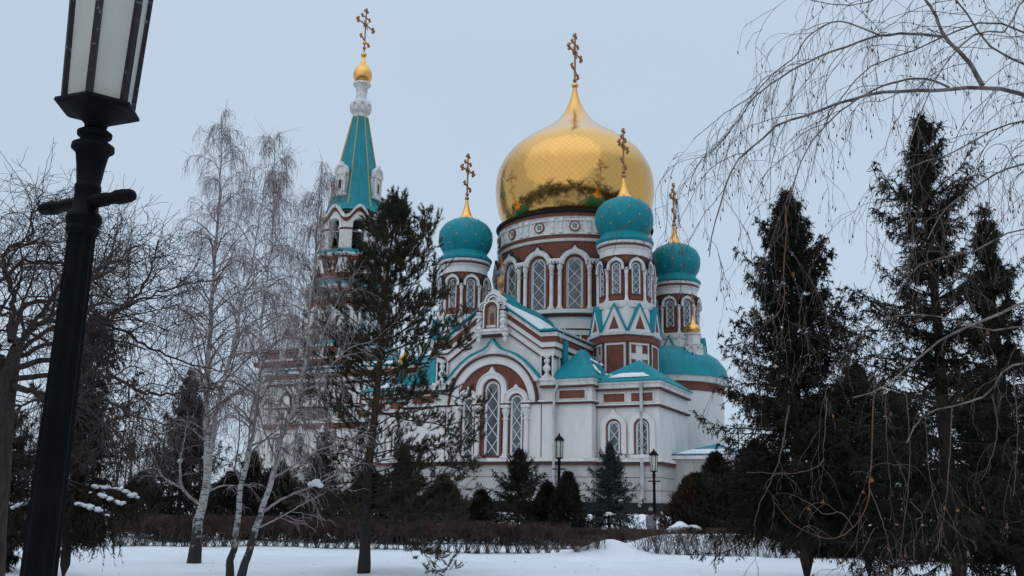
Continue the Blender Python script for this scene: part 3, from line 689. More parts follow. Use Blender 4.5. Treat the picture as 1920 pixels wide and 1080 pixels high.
# bits of snow on the little roofs
m = MB()
for (x, y, z, a, l) in ((6.9, -13.6, 12.55, .5, .9), (7.5, -14.5, 11.9, .9, .6), (8.3, -13.9, 11.3, .2, .8)):
    m.T = Matrix.Translation((x, y, z)) @ Matrix.Rotation(a, 4, 'Y'); m.ball((0, 0, 0), .22, SNOW, 10, 6, .45); m.ball((l * .5, -.1, 0), .24, SNOW, 10, 6, .4); m.ball((l, 0, .03), .18, SNOW, 10, 6, .5)
m.build('snow_patch', cath, 60)
def roof_snow(name, parent, quad, th=.09, n=14, seed=1):
    """an uneven sheet of snow lying on a sloping quad (two lower corners, two upper corners)"""
    rng = np.random.default_rng(seed); A_, B_, C_, D_ = [np.array(q, float) for q in quad]; V = []
    for j in range(n + 1):
        for i in range(n + 1):
            u_, v_ = i / n, j / n; e = min(u_, 1 - u_, v_, 1 - v_)
            p = (A_ * (1 - u_) + B_ * u_) * (1 - v_) + (D_ * (1 - u_) + C_ * u_) * v_
            if e < 1e-6: p = p + rng.normal(0, .035, 3) * np.array([1, 1, 0]) - np.array([0, 0, .03])
            else: p = p + np.array([0, 0, th * (.75 + .5 * rng.random()) * min(1, e * n / 1.5)])
            V.append(tuple(p))
    m = MB(); m.add(V, [(j * (n + 1) + i, j * (n + 1) + i + 1, (j + 1) * (n + 1) + i + 1, (j + 1) * (n + 1) + i) for j in range(n) for i in range(n)], SNOW)
    return m.build(name, parent, 60)
roof_snow('snow_patch', cath, [(8.6, -14.75, 11.0), (11.8, -14.75, 11.0), (11.2, -14.0, 11.32), (9.2, -14.0, 11.32)], seed=2)
roof_snow('snow_patch', cath, [(-11.8, -14.75, 11.0), (-8.2, -14.75, 11.0), (-9.0, -13.8, 11.42), (-11.2, -13.8, 11.42)], seed=3)
roof_snow('snow_patch', cath, [(12.6, -11.6, 5.72), (17.0, -11.6, 5.72), (16.2, -10.4, 6.02), (13.4, -10.4, 6.02)], seed=4)
roof_snow('snow_patch', cath, [(-28.2, -7.8, 14.22), (-14, -7.8, 14.22), (-14, -6.2, 14.66), (-28.2, -6.2, 14.66)], n=24, seed=5)
# low vestry beyond the right corner, ground storey recess
v = MB(); v.box(12.4, 17.5, -11.5, -3, 0, 5.3, STUCCO); v.box(12.3, 17.7, -11.8, -3, 5.3, 5.6, TRIM); hip(v, 12.4, 17.5, -11.5, -3, 5.62, 6.6); v.box(12.4, 17.6, -11.6, -3, 0, 1.9, DARK); v.build('vestry', cath, 30)
# downpipes
def pipe(pts, r=.085, m=ZINC):
    p = MB()
    for a, b_ in zip(pts[:-1], pts[1:]): p.bar(a, b_, r, m, 8)
    for a in pts[1:-1]: p.ball(a, r * 1.08, m, 8, 5)
    p.lathe([(r * 1.1, -.02), (r * 2.2, .3), (r * 2.2, .36)], 8, m, c=(0, 0), cap=False) if False else None
    for z in (3.2, 6.0, 8.4):
        if pts[-1][2] < z < pts[0][2]: p.box(pts[-2][0] - r * 1.4, pts[-2][0] + r * 1.4, pts[-2][1] - r * 1.3, pts[-2][1] + r * 1.3, z, z + .06, m)
    return p.build('downpipe', cath, 40)
pipe([(5.35, -16.35, 10.75), (5.3, -16.3, 10.3), (5.06, -16.3, 9.9), (5.06, -16.3, 9.4), (5.12, -16.42, 9.1), (5.12, -16.42, 3.2), (5.12, -16.42, 2.6), (5.2, -16.7, 2.2)])
pipe([(11.2, -15.1, 10.5), (11.2, -14.95, 10.0), (11.2, -14.95, 3.0), (11.2, -15.1, 2.4), (11.05, -15.25, 1.9)], .12)
pipe([(5.2, -14.6, 13.9), (5.2, -14.6, 11.2)], .24, TEAL)
# gutter along the arm's eave
gt = MB(); gt.bar((5.42, -16.3, 14.5), (5.42, -8.5, 14.5), .09, ZINC, 8)
for i in range(4): gt.bar((5.42, -15.2 + i * 1.6, 14.5), (5.42, -15.2 + i * 1.6, 14.85), .05, ZINC, 6)
gt.bar((5.42, -15.3, 14.5), (5.05, -15.3, 13.7), .06, ZINC, 6); gt.bar((5.05, -15.3, 13.7), (5.02, -15.3, 11.1), .06, ZINC, 6); gt.build('gutter', cath, 40)

# ---- nave and west end
n_ = MB()
for x0, x1, yy in ((-28.6, -7.3, 7.5),):
    n_.box(x0, x1, -yy, yy, 0, 14.0, WHITE)
    for z0, z1, pr, m in ((13.7, 13.95, .45, TRIM), (13.2, 13.7, .35, BRICK), (12.8, 13.2, .3, TRIM), (12.6, 12.75, .2, LINE), (10.4, 10.55, .22, LINE), (9.0, 9.15, .3, TRIM), (8.5, 9.0, .22, BRICK), (4.9, 5.2, .3, TRIM), (1.9, 4.9, .1, STUCCO), (0, 2.1, .25, DARK)):
        n_.box(x0 - pr, x1, -yy - pr, yy + pr, z0, z1, m)
    x = x0 + 1.2; i = 0
    while x < x1 - 4:
        n_.T = Matrix.Translation((x + .9, -yy, 0))
        n_.band(arch(.55, 11.2, 10.7), arch(.7, 11.2, 10.7, .45), -.14, .05, LINE)
        n_.T = Matrix.Identity(4)
        n_.box(x + .1, x + .8, -yy - .05, -yy + .1, 9.45, 10.1, BRICK); n_.box(x + 1.3, x + 1.7, -yy - .05, -yy + .1, 9.3, 10.25, TRIM)
        x += 2.3; i += 1
nave = n_.build('nave_walls', cath, 30)
for i, xw in enumerate((-27, -24.4, -21.8, -17.5, -14.9)):
    m = window_mb(.5, 5.5, 7.5, .14, P=1.0, r=.03, deep=.08); m.band(arch(.64, 7.5, 5.5), arch(1.0, 7.5, 5.5, .35), -.28, 0, TRIM)
    m.build('window', nave, 30, Matrix.Translation((xw, -7.52, 0)))
r = MB(); r.prism([(-8.0, 14.0), (8.0, 14.0), (8.0, 14.1), (.0, 16.2), (-8.0, 14.1)], -.1, 21.6, TEAL)
r.build('nave_roof', cath, 30, Matrix.Translation((-7.4, 0, 0)) @ Matrix.Rotation(math.pi / 2, 4, 'Z'))

# ---- rear arm
ra = MB(); ra.prism([(-4.9, 0), (4.9, 0), (4.9, 14.2), (0, 17.2), (-4.9, 14.2)], 7.3, 16, WHITE); ra.box(-5.1, 5.1, 7.3, 16.2, 13.6, 14.0, BRICK); ra.build('rear_arm_walls', cath, 30)
rr_ = MB(); rr_.prism([(-5.4, 14.1), (0, 17.35), (5.4, 14.1), (5.4, 14.25), (0, 17.55), (-5.4, 14.25)], 7.3, 16.4, TEAL); rr_.build('rear_arm_roof', cath, 30)

# ---- apse
ap = MB()
ap.lathe([(4.95, 0, DARK), (4.95, 2.1, STUCCO), (4.85, 2.12, STUCCO), (4.85, 5, TRIM), (5.05, 5.02, TRIM), (5.05, 5.3, WHITE), (4.85, 5.32, WHITE), (4.85, 11.3, BRICK), (4.95, 11.32, BRICK), (4.95, 12.0, TRIM), (5.15, 12.03, TRIM), (5.25, 12.5, TRIM), (5, 12.55)], 48, c=(8.6, 0))
apo = ap.build('apse_walls', cath, 30)
ar = MB(); ar.lathe([(5.4, 12.5), (5.3, 12.7), (5.1, 13.5), (4.5, 14.3), (3.5, 14.95), (2.2, 15.35), (0.05, 15.5)], 40, TEAL, c=(8.6, 0)); ar.build('roof', apo, 50)
def cupola(x, y, z, gold=True):
    m = MB(); m.lathe([(.85, z - .6, TRIM), (.85, z + .1, WHITE), (.7, z + .12, WHITE), (.7, z + .5, TRIM), (.78, z + .52, TRIM), (.78, z + .62, WHITE), (.6, z + .64, WHITE), (.6, z + 1.35, TRIM), (.72, z + 1.45, TRIM), (.72, z + 1.55, TRIM), (.3, z + 1.6)], 16, c=(x, y))
    for k in range(8):
        a = 45 * k; ra_ = math.radians(a); m.T = wallT(x + .74 * math.cos(ra_), y + .74 * math.sin(ra_), 0, a); m.band(arch(.16, z + .2, z + .1), arch(.26, z + .2, z + .1, .1), -.08, .1, TRIM)
    m.T = Matrix.Identity(4)
    o = m.build('cupola_drum', cath, 40)
    g = MB(); g.lathe([(.5, z + 1.55), (.64, z + 1.75), (.66, z + 1.95), (.55, z + 2.15), (.32, z + 2.35), (.15, z + 2.6), (.07, z + 2.95), (.05, z + 3.1)], 20, GOLD, c=(x, y)); g.build('cupola_dome', o, 60)
    cross_mb(1.9, .5, .035, .08).build('cross', o, 40, Matrix.Translation((x, y, z + 3.05)))
cupola(11.6, -2.0, 14.7)
# tent with gilt ribs over the left porch
tn = MB(); tn.lathe([(1.9, 10.3), (1.75, 10.5), (.34, 12.65)], 8, TEAL, c=(-9.9, -13), ph=math.pi / 8)
for k in range(8):
    a = math.pi / 4 * k + math.pi / 8; tn.bar((-9.9 + 1.8 * math.cos(a), -13 + 1.8 * math.sin(a), 10.52), (-9.9 + .36 * math.cos(a), -13 + .36 * math.sin(a), 12.66), .06, STAR, 5)
tno = tn.build('tent_roof', cath, 20)
g = MB(); g.lathe([(.3, 12.5), (.62, 12.62), (.6, 12.75), (.3, 12.85), (.3, 13.2), (.42, 13.3), (.5, 13.5), (.44, 13.72), (.2, 13.95), (.05, 14.25)], 16, GOLD, c=(-9.9, -13)); g.build('cupola_dome', tno, 50)
cross_mb(1.6, .45, .03, .07).build('cross', tno, 40, Matrix.Translation((-9.9, -13, 14.2)))

# ---- bell tower
BX = -25.3
def oct_(mb, prof): mb.lathe([(p[0] / math.cos(math.pi / 8),) + tuple(p[1:]) for p in prof], 8, ph=math.pi / 8)
bt = MB()
bt.T = Matrix.Translation((BX, 0, 0))
bt.box(-5.0, 5.0, -7.2, 5.0, 0, 14.8, WHITE); bt.box(-5.0, 5.0, -7.2, 5.0, 14.8, 16.4, BRICK)
for xx in (-4.6, -2.3, 0, 2.3, 4.6): bt.box(xx - .3, xx + .3, -7.3, -7.1, 15.2, 16.3, TRIM)
bt.box(-5.1, 5.1, -7.35, 5.1, 16.3, 16.5, TRIM); bt.box(-5.2, 5.2, -7.9, 5.2, 14.6, 15.0, BRICK); bt.box(-5.3, 5.3, -8.0, 5.3, 15.0, 15.2, TRIM)
oct_(bt, [(4.9, 16.0, BRICK), (4.9, 16.6, TRIM), (5.15, 16.7, TRIM), (5.2, 17.0, TEAL), (4.4, 17.5, BRICK), (4.2, 17.52, BRICK), (4.2, 21.9, TRIM), (4.35, 22.0, TRIM), (4.35, 22.2, BRICK), (4.3, 22.22, BRICK), (4.3, 22.8, TRIM), (4.6, 22.9, TRIM), (4.65, 23.15, TEAL), (3.95, 23.8, BRICK),
          (3.8, 23.82, BRICK), (3.8, 24.5, BRICK), (3.6, 24.55, BRICK), (3.6, 26.4, TRIM), (3.85, 26.5, TRIM), (3.9, 26.7, TEAL), (3.4, 27.15, TEAL), (3.3, 27.2)])
for k in range(8):
    a = 45 * k; ra_ = math.radians(a); cA, sA = math.cos(ra_), math.sin(ra_)
    bt.T = Matrix.Translation((BX, 0, 0)) @ wallT(4.2 * cA, 4.2 * sA, 0, a)
    for xx in (-.85, .85):
        bt.prism(arch(.4, 20.4, 18.3), -.03, .05, GLASS); 
        bt.T = bt.T @ Matrix.Translation((xx, 0, 0))
        bt.prism(arch(.36, 20.4, 18.3), -.04, .05, GLASS); bt.band(arch(.36, 20.4, 18.3), arch(.62, 20.4, 18.2, .2), -.25, .05, TRIM); lattice(bt, .36, 18.3, 20.4, .7, -.06, .025, False)
        bt.T = bt.T @ Matrix.Translation((-xx, 0, 0))
    for xx in (-1.62, 0, 1.62): bt.box(xx - .13, xx + .13, -.28, .05, 17.7, 20.5, TRIM); bt.box(xx - .2, xx + .2, -.34, .05, 20.2, 20.5, TRIM)
    bt.T = Matrix.Translation((BX, 0, 0)) @ wallT(3.6 * cA, 3.6 * sA, 0, a)
    bt.box(-.35, .35, -.06, .05, 25.0, 25.75, BRICK); bt.band([(-.28, 25.1), (.28, 25.1), (.28, 25.65), (-.28, 25.65)], [(-.45, 24.92), (.45, 24.92), (.45, 25.82), (-.45, 25.82)], -.14, .05, WHITE, closed=True)
    for s in (-1, 1): bt.prism([(s * .7, 24.6), (s * 1.48, 24.6), (s * 1.48, 26.1), (s * 1.1, 26.1)][::s], -.12, .05, WHITE)
    # belfry face with an open arch
    bt.T = Matrix.Translation((BX, 0, 0)) @ wallT(3.3 * cA, 3.3 * sA, 0, a)
    W2 = 3.3 * math.tan(math.pi / 8) + .01; zo = 29.85; wo = .64
    top = [(x_, 31.15 + .62 * math.cos(x_ / W2 * math.pi) ** 1 * (1 if True else 0)) for x_ in [W2 - 2 * W2 * i / 16 for i in range(17)]]
    opening = [(x, z) for x, z in arch(wo, zo, 27.1, n=12)]
    bt.prism([(-W2, 27.1)] + opening + [(W2, 27.1)] + top, 0, .65, WHITE)
    t2 = top[::-1]
    bt.band([(x, z - .5) for x, z in t2], [(x, z - .12) for x, z in t2], -.1, .1, BRICK); bt.band([(x, z - .12) for x, z in t2], [(x, z + .22) for x, z in t2], -.3, .4, TRIM)
    bt.band(arch(wo, zo, 29.4), arch(wo + .26, zo, 29.4), -.12, .1, TRIM)
    for s in (-1, 1):
        bt.box(*sorted((s * wo, s * W2)), -.1, .1, 29.25, 29.4, LINE)
        bt.box(*sorted((s * (wo + .06), s * (W2 - .12))), -.06, .06, 27.3, 29.2, TRIM)
    bt.bar((-wo, .3, 29.15), (wo, .3, 29.15), .05, ZINC, 6)
bt.T = Matrix.Translation((BX, 0, 0))
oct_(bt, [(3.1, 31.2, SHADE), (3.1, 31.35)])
tower = bt.build('bell_tower_walls', cath, 30)
for (x, y, z, s) in ((0, 0, 29.6, 1.15), (1.5, -1.4, 29.3, .6), (-1.6, -1.2, 29.2, .55)):
    m = MB(); m.T = Matrix.Translation((BX + x, y, z)) @ Matrix.Scale(s, 4)
    m.lathe([(.95, -2.0), (.9, -1.85), (.72, -1.4), (.58, -.8), (.5, -.4), (.3, -.12), (.08, 0), (.08, .35), (.05, 1.2)], 24, BELLM); m.ball((0, 0, -2.0), .12, BELLM)
    m.build('bell', tower, 40)
sp = MB(); sp.T = Matrix.Translation((BX, 0, 0))
oct_(sp, [(3.15, 31.5, TEAL), (2.75, 32.4, TEAL), (.78, 42.95, TEAL), (.6, 43.0)])
for k in range(8):
    a = math.pi / 4 * k + math.pi / 8; c8 = 1 / math.cos(math.pi / 8)
    sp.bar((2.95 * c8 * math.cos(a), 2.95 * c8 * math.sin(a), 31.98), (2.76 * c8 * math.cos(a), 2.76 * c8 * math.sin(a), 32.4), .07, STAR, 6)
    sp.bar((2.76 * c8 * math.cos(a), 2.76 * c8 * math.sin(a), 32.4), (.79 * c8 * math.cos(a), .79 * c8 * math.sin(a), 42.95), .07, STAR, 6)
spire = sp.build('spire', cath, 20)
nk = MB(); nk.T = Matrix.Translation((BX, 0, 0))
nk.lathe([(.82, 42.85), (.82, 43.3), (1.05, 43.5), (1.15, 43.7), (1.05, 43.85), (1.0, 44.6), (.75, 44.95), (.62, 45.0), (.6, 46.0), (.66, 46.05), (.6, 46.1), (.62, 46.35), (.9, 46.7), (1.0, 46.8), (.95, 46.98), (.6, 47.0)], 24, TRIM)
for k in range(8):
    a = 45 * k; nk.T = Matrix.Translation((BX, 0, 0)) @ wallT(1.02 * math.cos(math.radians(a)), 1.02 * math.sin(math.radians(a)), 0, a); nk.band(arch(.22, 44.15, 43.85), arch(.38, 44.15, 43.85, .2), -.12, .1, WHITE)
nk.build('spire_neck', spire, 40)
gd = MB(); gd.lathe([(.62, 46.95), (.9, 47.35), (1.04, 47.8), (1.02, 48.2), (.88, 48.6), (.62, 49.0), (.38, 49.35), (.22, 49.75), (.12, 50.2)], 40, GOLD, c=(BX, 0)); gd.ball((BX, 0, 50.45), .33, GOLD, 14, 9); gd.build('spire_cupola', spire, 60)
cross_mb(4.9, 1.42, .09, .23).build('cross', spire, 40, Matrix.Translation((BX, 0, 50.9)))
m = MB(); m.bar((BX, 0, 50.7), (BX, 0, 52.0), .06, CROSSM, 6); m.ball((BX, 0, 51.9), .24, GOLD, 12, 8); m.build('finial_ball', spire, 50)
for k in range(4):                       # dormers of the spire
    a = 90 * k; m = MB(); m.T = Matrix.Translation((BX, 0, 0)) @ wallT(2.55 * math.cos(math.radians(a)), 2.55 * math.sin(math.radians(a)), 0, a)
    m.box(-.6, .6, -.25, 1.4, 33.3, 35.6, WHITE); m.box(-.75, .75, -.4, 1.0, 33.15, 33.35, TRIM); m.box(-.72, .72, -.36, 1.2, 35.5, 35.65, TRIM)
    m.prism(arch(.72, 35.9, 35.6, .3), -.3, .1, WHITE); m.band(arch(.5, 35.9, 35.6), arch(.76, 35.9, 35.6, .3), -.4, .1, TRIM); m.prism(arch(.78, 35.92, 35.62, .2), .1, 1.5, TEAL)
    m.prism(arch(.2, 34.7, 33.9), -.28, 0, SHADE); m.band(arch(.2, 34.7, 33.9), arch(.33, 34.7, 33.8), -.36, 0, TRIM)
    for s in (-1, 1): m.box(s * .52 - .08, s * .52 + .08, -.36, 0, 33.4, 35.5, TRIM)
    m.build('dormer', spire, 30)

# ------------------------------------------------------------------ street lamps
LAMP_GLASS = mat('frosted_lamp_glass', (0.62, 0.6, 0.54), 0.5, noise=((0.45, 0.44, 0.41), 2.2, 0.3, 0.7, (1, 1, 0.5)), spec=0.4)
CHIP = mat('flaking_black_paint', (0.015, 0.014, 0.018), 0.5, noise=((0.015, 0.014, 0.018), 1, 0, 1, (1, 1, 1)), spec=0.3)
def chip(m):
    t = m.node_tree; b = t.nodes['Principled BSDF']; n = [x for x in t.nodes if x.type == 'TEX_NOISE'][0]; r = [x for x in t.nodes if x.type == 'VALTORGB'][0]
    n.inputs['Scale'].default_value = 26; e = r.color_ramp.elements; e[0].position = 0.60; e[0].color = (0.013, 0.012, 0.016, 1); e[1].position = 0.63; e[1].color = (0.12, 0.115, 0.13, 1)
chip(CHIP)
def make_lamp(loc, rz, label):
    L = thing('street_lamp', label, 'street lamp', loc, rz, 'black street lamps of the park')
    p = MB()
    # fluted shaft
    n = 48; prof = [(.125, 0), (.125, .12), (.1, .16), (.1, .5), (.118, .53), (.118, .58), (.088, .64), (.087, .9), (.069, 3.0)]
    for k in range(len(prof) - 1):
        pass
    base = len(p.v)
    rows = [(.15, -.6), (.15, .1), (.12, .14), (.12, .42), (.13, .45), (.1, .52), (.0875, .58), (.087, 1.2), (.081, 1.9), (.075, 2.5), (.0695, 3.02)]
    for r, z in rows:
        for i in range(n):
            a = 2 * math.pi * i / n; q = r * (1 - (0.12 if z > .5 else 0) * (0.5 - 0.5 * math.cos(12 * a))); p.v.append((q * math.cos(a), q * math.sin(a), z))
    mi = p.mi(IRON)
    for k in range(len(rows) - 1):
        for i in range(n): j = (i + 1) % n; p.f.append([base + k * n + i, base + k * n + j, base + (k + 1) * n + j, base + (k + 1) * n + i]); p.m.append(mi)
    ZL = lambda z: z if z <= 3.29 else 3.28 + (z - 3.29) * .735
    p.lathe([(r_, ZL(z_)) for r_, z_ in [(.07, 3.0), (.082, 3.015), (.085, 3.03), (.076, 3.05), (.086, 3.07), (.092, 3.09), (.086, 3.115), (.067, 3.135), (.062, 3.24), (.068, 3.26), (.066, 3.28), (.06, 3.29),
             (.072, 3.44), (.083, 3.53), (.089, 3.545), (.11, 3.57), (.108, 3.6), (.086, 3.62), (.07, 3.64), (.068, 3.655), (.088, 3.675), (.09, 3.7), (.07, 3.72), (.055, 3.735), (.06, 3.77), (.09, 3.81), (.14, 3.85), (.165, 3.868)]], 40, IRON)
    pole = p.build('pole', L, 50)
    b = MB()
    def hexr(mb, r, z0, z1, m, r1=None):
        mb.lathe([(r, z0 - .16), (r1 or r, z1 - .16)], 6, m, ph=math.pi / 6)
    hexr(b, .2, 3.862, 3.875, IRON, .225); hexr(b, .225, 3.875, 3.892, IRON, .22); hexr(b, .19, 3.89, 3.905, IRON)
    b.build('lantern_base', L, 20)
    g = MB(); g.lathe([(.172, 3.74), (.205, 4.56)], 6, LAMP_GLASS, ph=math.pi / 6); g.build('lantern_glass', L, 10)
    f = MB()
    for k in range(6):
        a = math.pi / 3 * k + math.pi / 6
        p0 = Vector((.18 * math.cos(a), .18 * math.sin(a), 3.73)); p1 = Vector((.213 * math.cos(a), .213 * math.sin(a), 4.57))
        d_ = Vector((math.cos(a), math.sin(a), 0)); q = Vector((-math.sin(a), math.cos(a), 0)); h = .017
        vs = []
        for c in (p0, p1):
            for u1, v1 in ((-1, -1), (.55, -1), (.55, 1), (-1, 1)): vs.append(tuple(c + d_ * u1 * h + q * v1 * h))
        f.add(vs, [(3, 2, 1, 0), (4, 5, 6, 7), (0, 1, 5, 4), (1, 2, 6, 5), (2, 3, 7, 6), (3, 0, 4, 7)], CHIP)
    f.build('lantern_frame', L, 20)
    c = MB(); c.lathe([(.25, 4.56), (.26, 4.6), (.24, 4.635), (.16, 4.735), (.09, 4.8), (.05, 4.83), (.06, 4.86), (.03, 4.91), (.0, 4.96)], 6, IRON, ph=math.pi / 6, cap=False); c.build('lantern_roof', L, 20)
    x = MB()
    for s in (-1, 1): 
        x.T = Matrix.Translation((0, 0, 3.187)) @ Matrix.Rotation(math.radians(33), 4, 'Z') @ Matrix.Rotation(s * math.pi / 2, 4, 'Y') if False else Matrix.Translation((0, 0, 3.187)) @ Matrix.Rotation(math.radians(0 if s > 0 else 180), 4, 'Z')
        x.T = x.T @ Matrix.Rotation(math.pi / 2, 4, 'Y')
        x.lathe([(.037, .03), (.037, .13), (.031, .14), (.033, .2), (.039, .205), (.039, .245), (.034, .25), (.036, .275), (.03, .295), (.012, .303)], 20, IRON)
    x.build('ladder_bar', L, 50, Matrix.Rotation(math.radians(-33), 4, 'Z') @ Matrix.Diagonal((1.12, 1.12, 1, 1)))
    return L
pb = at(163, 368, 4.8)
LAMP = make_lamp((pb.x, pb.y, -.035), math.radians(8), 'near black lamp with frosted lantern cut by the top of the picture')
def gpos(px, Y, dz=0.0, py=None):
    p = at(px, py if py is not None else 1000, Y); return (p.x, Y, ground(p.x, Y) + dz)
g = gpos(1228, 52.0); lp = (g[0], g[1], 0.0)
dup(LAMP, lp, math.radians(20), label='far black lamp standing beside the two walkers')
g = gpos(1048, 47.0, py=900); dup(LAMP, (g[0], 47, 0.35), .3, label='black lamp pole rising among the thujas left of the blue spruce')

# ------------------------------------------------------------------ plant helpers (all arrays)
def nrm(v): return v / np.maximum(np.linalg.norm(v, axis=-1, keepdims=True), 1e-9)
def paths(P0, D0, L, n, droop, wander, rng, up=0.0):
    """B branches grown together: droop pulls down more and more along the branch"""
    B = len(P0); P = np.zeros((B, n, 3)); P[:, 0] = P0; D = nrm(np.array(D0, float)); L = np.broadcast_to(np.asarray(L, float), (B,)); dr = np.broadcast_to(np.asarray(droop, float), (B,))
    for i in range(1, n):
        D = D + rng.normal(0, wander, (B, 3)); D[:, 2] -= dr * (i / n) * (3.0 / n); D[:, 2] += up * 3.0 / n; D = nrm(D)
        P[:, i] = P[:, i - 1] + D * (L / (n - 1))[:, None]
    return P
def radii(r0, r1, n, pw=1.0):
    t = np.linspace(0, 1, n) ** pw; return np.asarray(r0)[:, None] * (1 - t) + np.asarray(r1)[:, None] * t
def spawn(P, R, k, t0, t1, a0, a1, rng, flat=None, even=False):
    """k starting points and directions on each parent branch"""
    B, n, _ = P.shape
    t = t0 + (t1 - t0) * ((np.arange(k)[None, :] + rng.random((B, k))) / k if even else rng.random((B, k)))
    s = t * (n - 1); i = np.minimum(s.astype(int), n - 2); f = (s - i)[..., None]; b = np.arange(B)[:, None]
    A, C = P[b, i], P[b, i + 1]; pos = A * (1 - f) + C * f; tan = nrm(C - A); rad = R[b, i] * (1 - f[..., 0]) + R[b, i + 1] * f[..., 0]
    v = rng.normal(0, 1, tan.shape)
    if flat is not None:     # side twigs in the branch's own flat spray
        side = nrm(np.cross(tan, np.array([0, 0, 1.0]))); v = side * rng.choice([-1, 1], (B, k))[..., None] + v * flat
    v = nrm(v - (v * tan).sum(-1, keepdims=True) * tan)
    a = (a0 + (a1 - a0) * rng.random((B, k)))[..., None]
    d = np.cos(a) * tan + np.sin(a) * v
    return pos.reshape(-1, 3), d.reshape(-1, 3), rad.reshape(-1), t.reshape(-1)
def tube_arrays(sets):
    """sets: list of (P (B,n,3), R (B,n), sides) -> vertices, quads"""
    Vs, Qs, off = [], [], 0
    for P, R, s in sets:
        B, n, _ = P.shape
        if B == 0: continue
        T = np.gradient(P, axis=1); T = nrm(T); av = T.mean(1); ref = np.where(np.abs(av[:, 2:3]) > 0.8, np.array([[1.0, 0.13, 0]]), np.array([[0.07, 0.05, 1.0]]))[:, None, :]
        N1 = nrm(np.cross(T, np.broadcast_to(ref, T.shape))); N2 = np.cross(T, N1)
        an = np.arange(s) * 2 * math.pi / s
        V = P[:, :, None, :] + R[:, :, None, None] * (N1[:, :, None, :] * np.cos(an)[None, None, :, None] + N2[:, :, None, :] * np.sin(an)[None, None, :, None])
        idx = np.arange(B * n * s).reshape(B, n, s) + off
        a = idx[:, :-1, :]; b = np.roll(a, -1, axis=2); c = idx[:, 1:, :]; d = np.roll(c, -1, axis=2)
        Qs.append(np.stack([a, b, d, c], -1).reshape(-1, 4)); Vs.append(V.reshape(-1, 3)); off += B * n * s
    return np.concatenate(Vs), np.concatenate(Qs)
def tubes(name, sets, m, parent=None, smooth=True):
    V, Q = tube_arrays(sets); return mesh_np(name, V, Q, mats=[m], parent=parent, smooth=smooth)
def blades(name, P, D, L, W, m, parent=None, rng=None, quad=False):
    """thin pointed needles / leaves: P base, D direction, L length, W width"""
    n = len(P); rng = rng or np.random.default_rng(1); S = nrm(np.cross(D, rng.normal(0, 1, (n, 3)))); D = nrm(D)
    L = np.broadcast_to(L, (n,))[:, None]; W = np.broadcast_to(W, (n,))[:, None]
    if quad:
        V = np.stack([P, P + D * L * .45 + S * W * .5, P + D * L, P + D * L * .45 - S * W * .5], 1).reshape(-1, 3)
        return mesh_np(name, V, np.arange(4 * n).reshape(n, 4), mats=[m], parent=parent)
    V = np.stack([P - S * W * .5, P + S * W * .5, P + D * L], 1).reshape(-1, 3)
    return mesh_np(name, V, None, np.arange(3 * n).reshape(n, 3), mats=[m], parent=parent)
def polyline(pts, n=24):
    """a smooth curve of n points through traced (x,y,z) points"""
    P = np.array([tuple(p) for p in pts], float); m = len(P)
    if m == 2: return P[0] + (P[1] - P[0]) * np.linspace(0, 1, n)[:, None]
    L = np.concatenate([[0], np.cumsum(np.linalg.norm(np.diff(P, axis=0), axis=1))]); s = np.linspace(0, L[-1], n)
    T = np.gradient(P, L, axis=0); k = np.clip(np.searchsorted(L, s, side='right') - 1, 0, m - 2); h = (L[k + 1] - L[k])[:, None]; t = ((s - L[k])[:, None]) / h
    return (2 * t ** 3 - 3 * t ** 2 + 1) * P[k] + (t ** 3 - 2 * t ** 2 + t) * h * T[k] + (-2 * t ** 3 + 3 * t ** 2) * P[k + 1] + (t ** 3 - t ** 2) * h * T[k + 1]
def trace(pix, Y, n=24):
    return polyline([at(p[0], p[1], p[2] if len(p) > 2 else Y) for p in pix], n)
def one(P, r0, r1, pw=1.0): return P[None], radii([r0], [r1], len(P), pw)
def rel(sets, o): return [(P - np.array(o)[None, None, :], R, s) for P, R, s in sets]

def bark_mat(name, light, dark, scl, lo, hi, st, basecol=None, bz=0.0):
    m = mat(name, light, 0.85, noise=(dark, scl, lo, hi, st), bumps=(18, 0.5, 0.01))
    if basecol:     # rough dark bark at the foot of the trunk
        t = m.node_tree; b = t.nodes['Principled BSDF']; src = b.inputs['Base Color'].links[0].from_socket
        c = [x for x in t.nodes if x.type == 'TEX_COORD'][0]; sp = t.nodes.new('ShaderNodeSeparateXYZ'); t.links.new(c.outputs['Object'], sp.inputs[0])
        nz = t.nodes.new('ShaderNodeTexNoise'); nz.inputs['Scale'].default_value = 9; t.links.new(c.outputs['Object'], nz.inputs['Vector'])
        ad = t.nodes.new('ShaderNodeMath'); ad.operation = 'MULTIPLY_ADD'; ad.inputs[1].default_value = 2.4; t.links.new(nz.outputs['Fac'], ad.inputs[0]); t.links.new(sp.outputs[2], ad.inputs[2])
        r = t.nodes.new('ShaderNodeMapRange'); r.inputs[1].default_value = bz + 1.2 - .15; r.inputs[2].default_value = bz + 1.2 + .3; t.links.new(ad.outputs[0], r.inputs[0])
        x = t.nodes.new('ShaderNodeMix'); x.data_type = 'RGBA'; x.inputs[6].default_value = (*basecol, 1); t.links.new(r.outputs[0], x.inputs[0]); t.links.new(src, x.inputs[7]); t.links.new(x.outputs[2], b.inputs['Base Color'])
    return m
BIRCH = bark_mat('birch_bark', (0.42, 0.4, 0.385), (0.05, 0.045, 0.042), 3.2, 0.36, 0.5, (1.6, 1.6, 6.5), (0.035, 0.03, 0.028), 0.95)
BLIMB = mat('birch_limb_bark', (0.28, 0.255, 0.245), 0.85, noise=((0.09, 0.08, 0.075), 6, 0.35, 0.6, (1, 1, 1)))
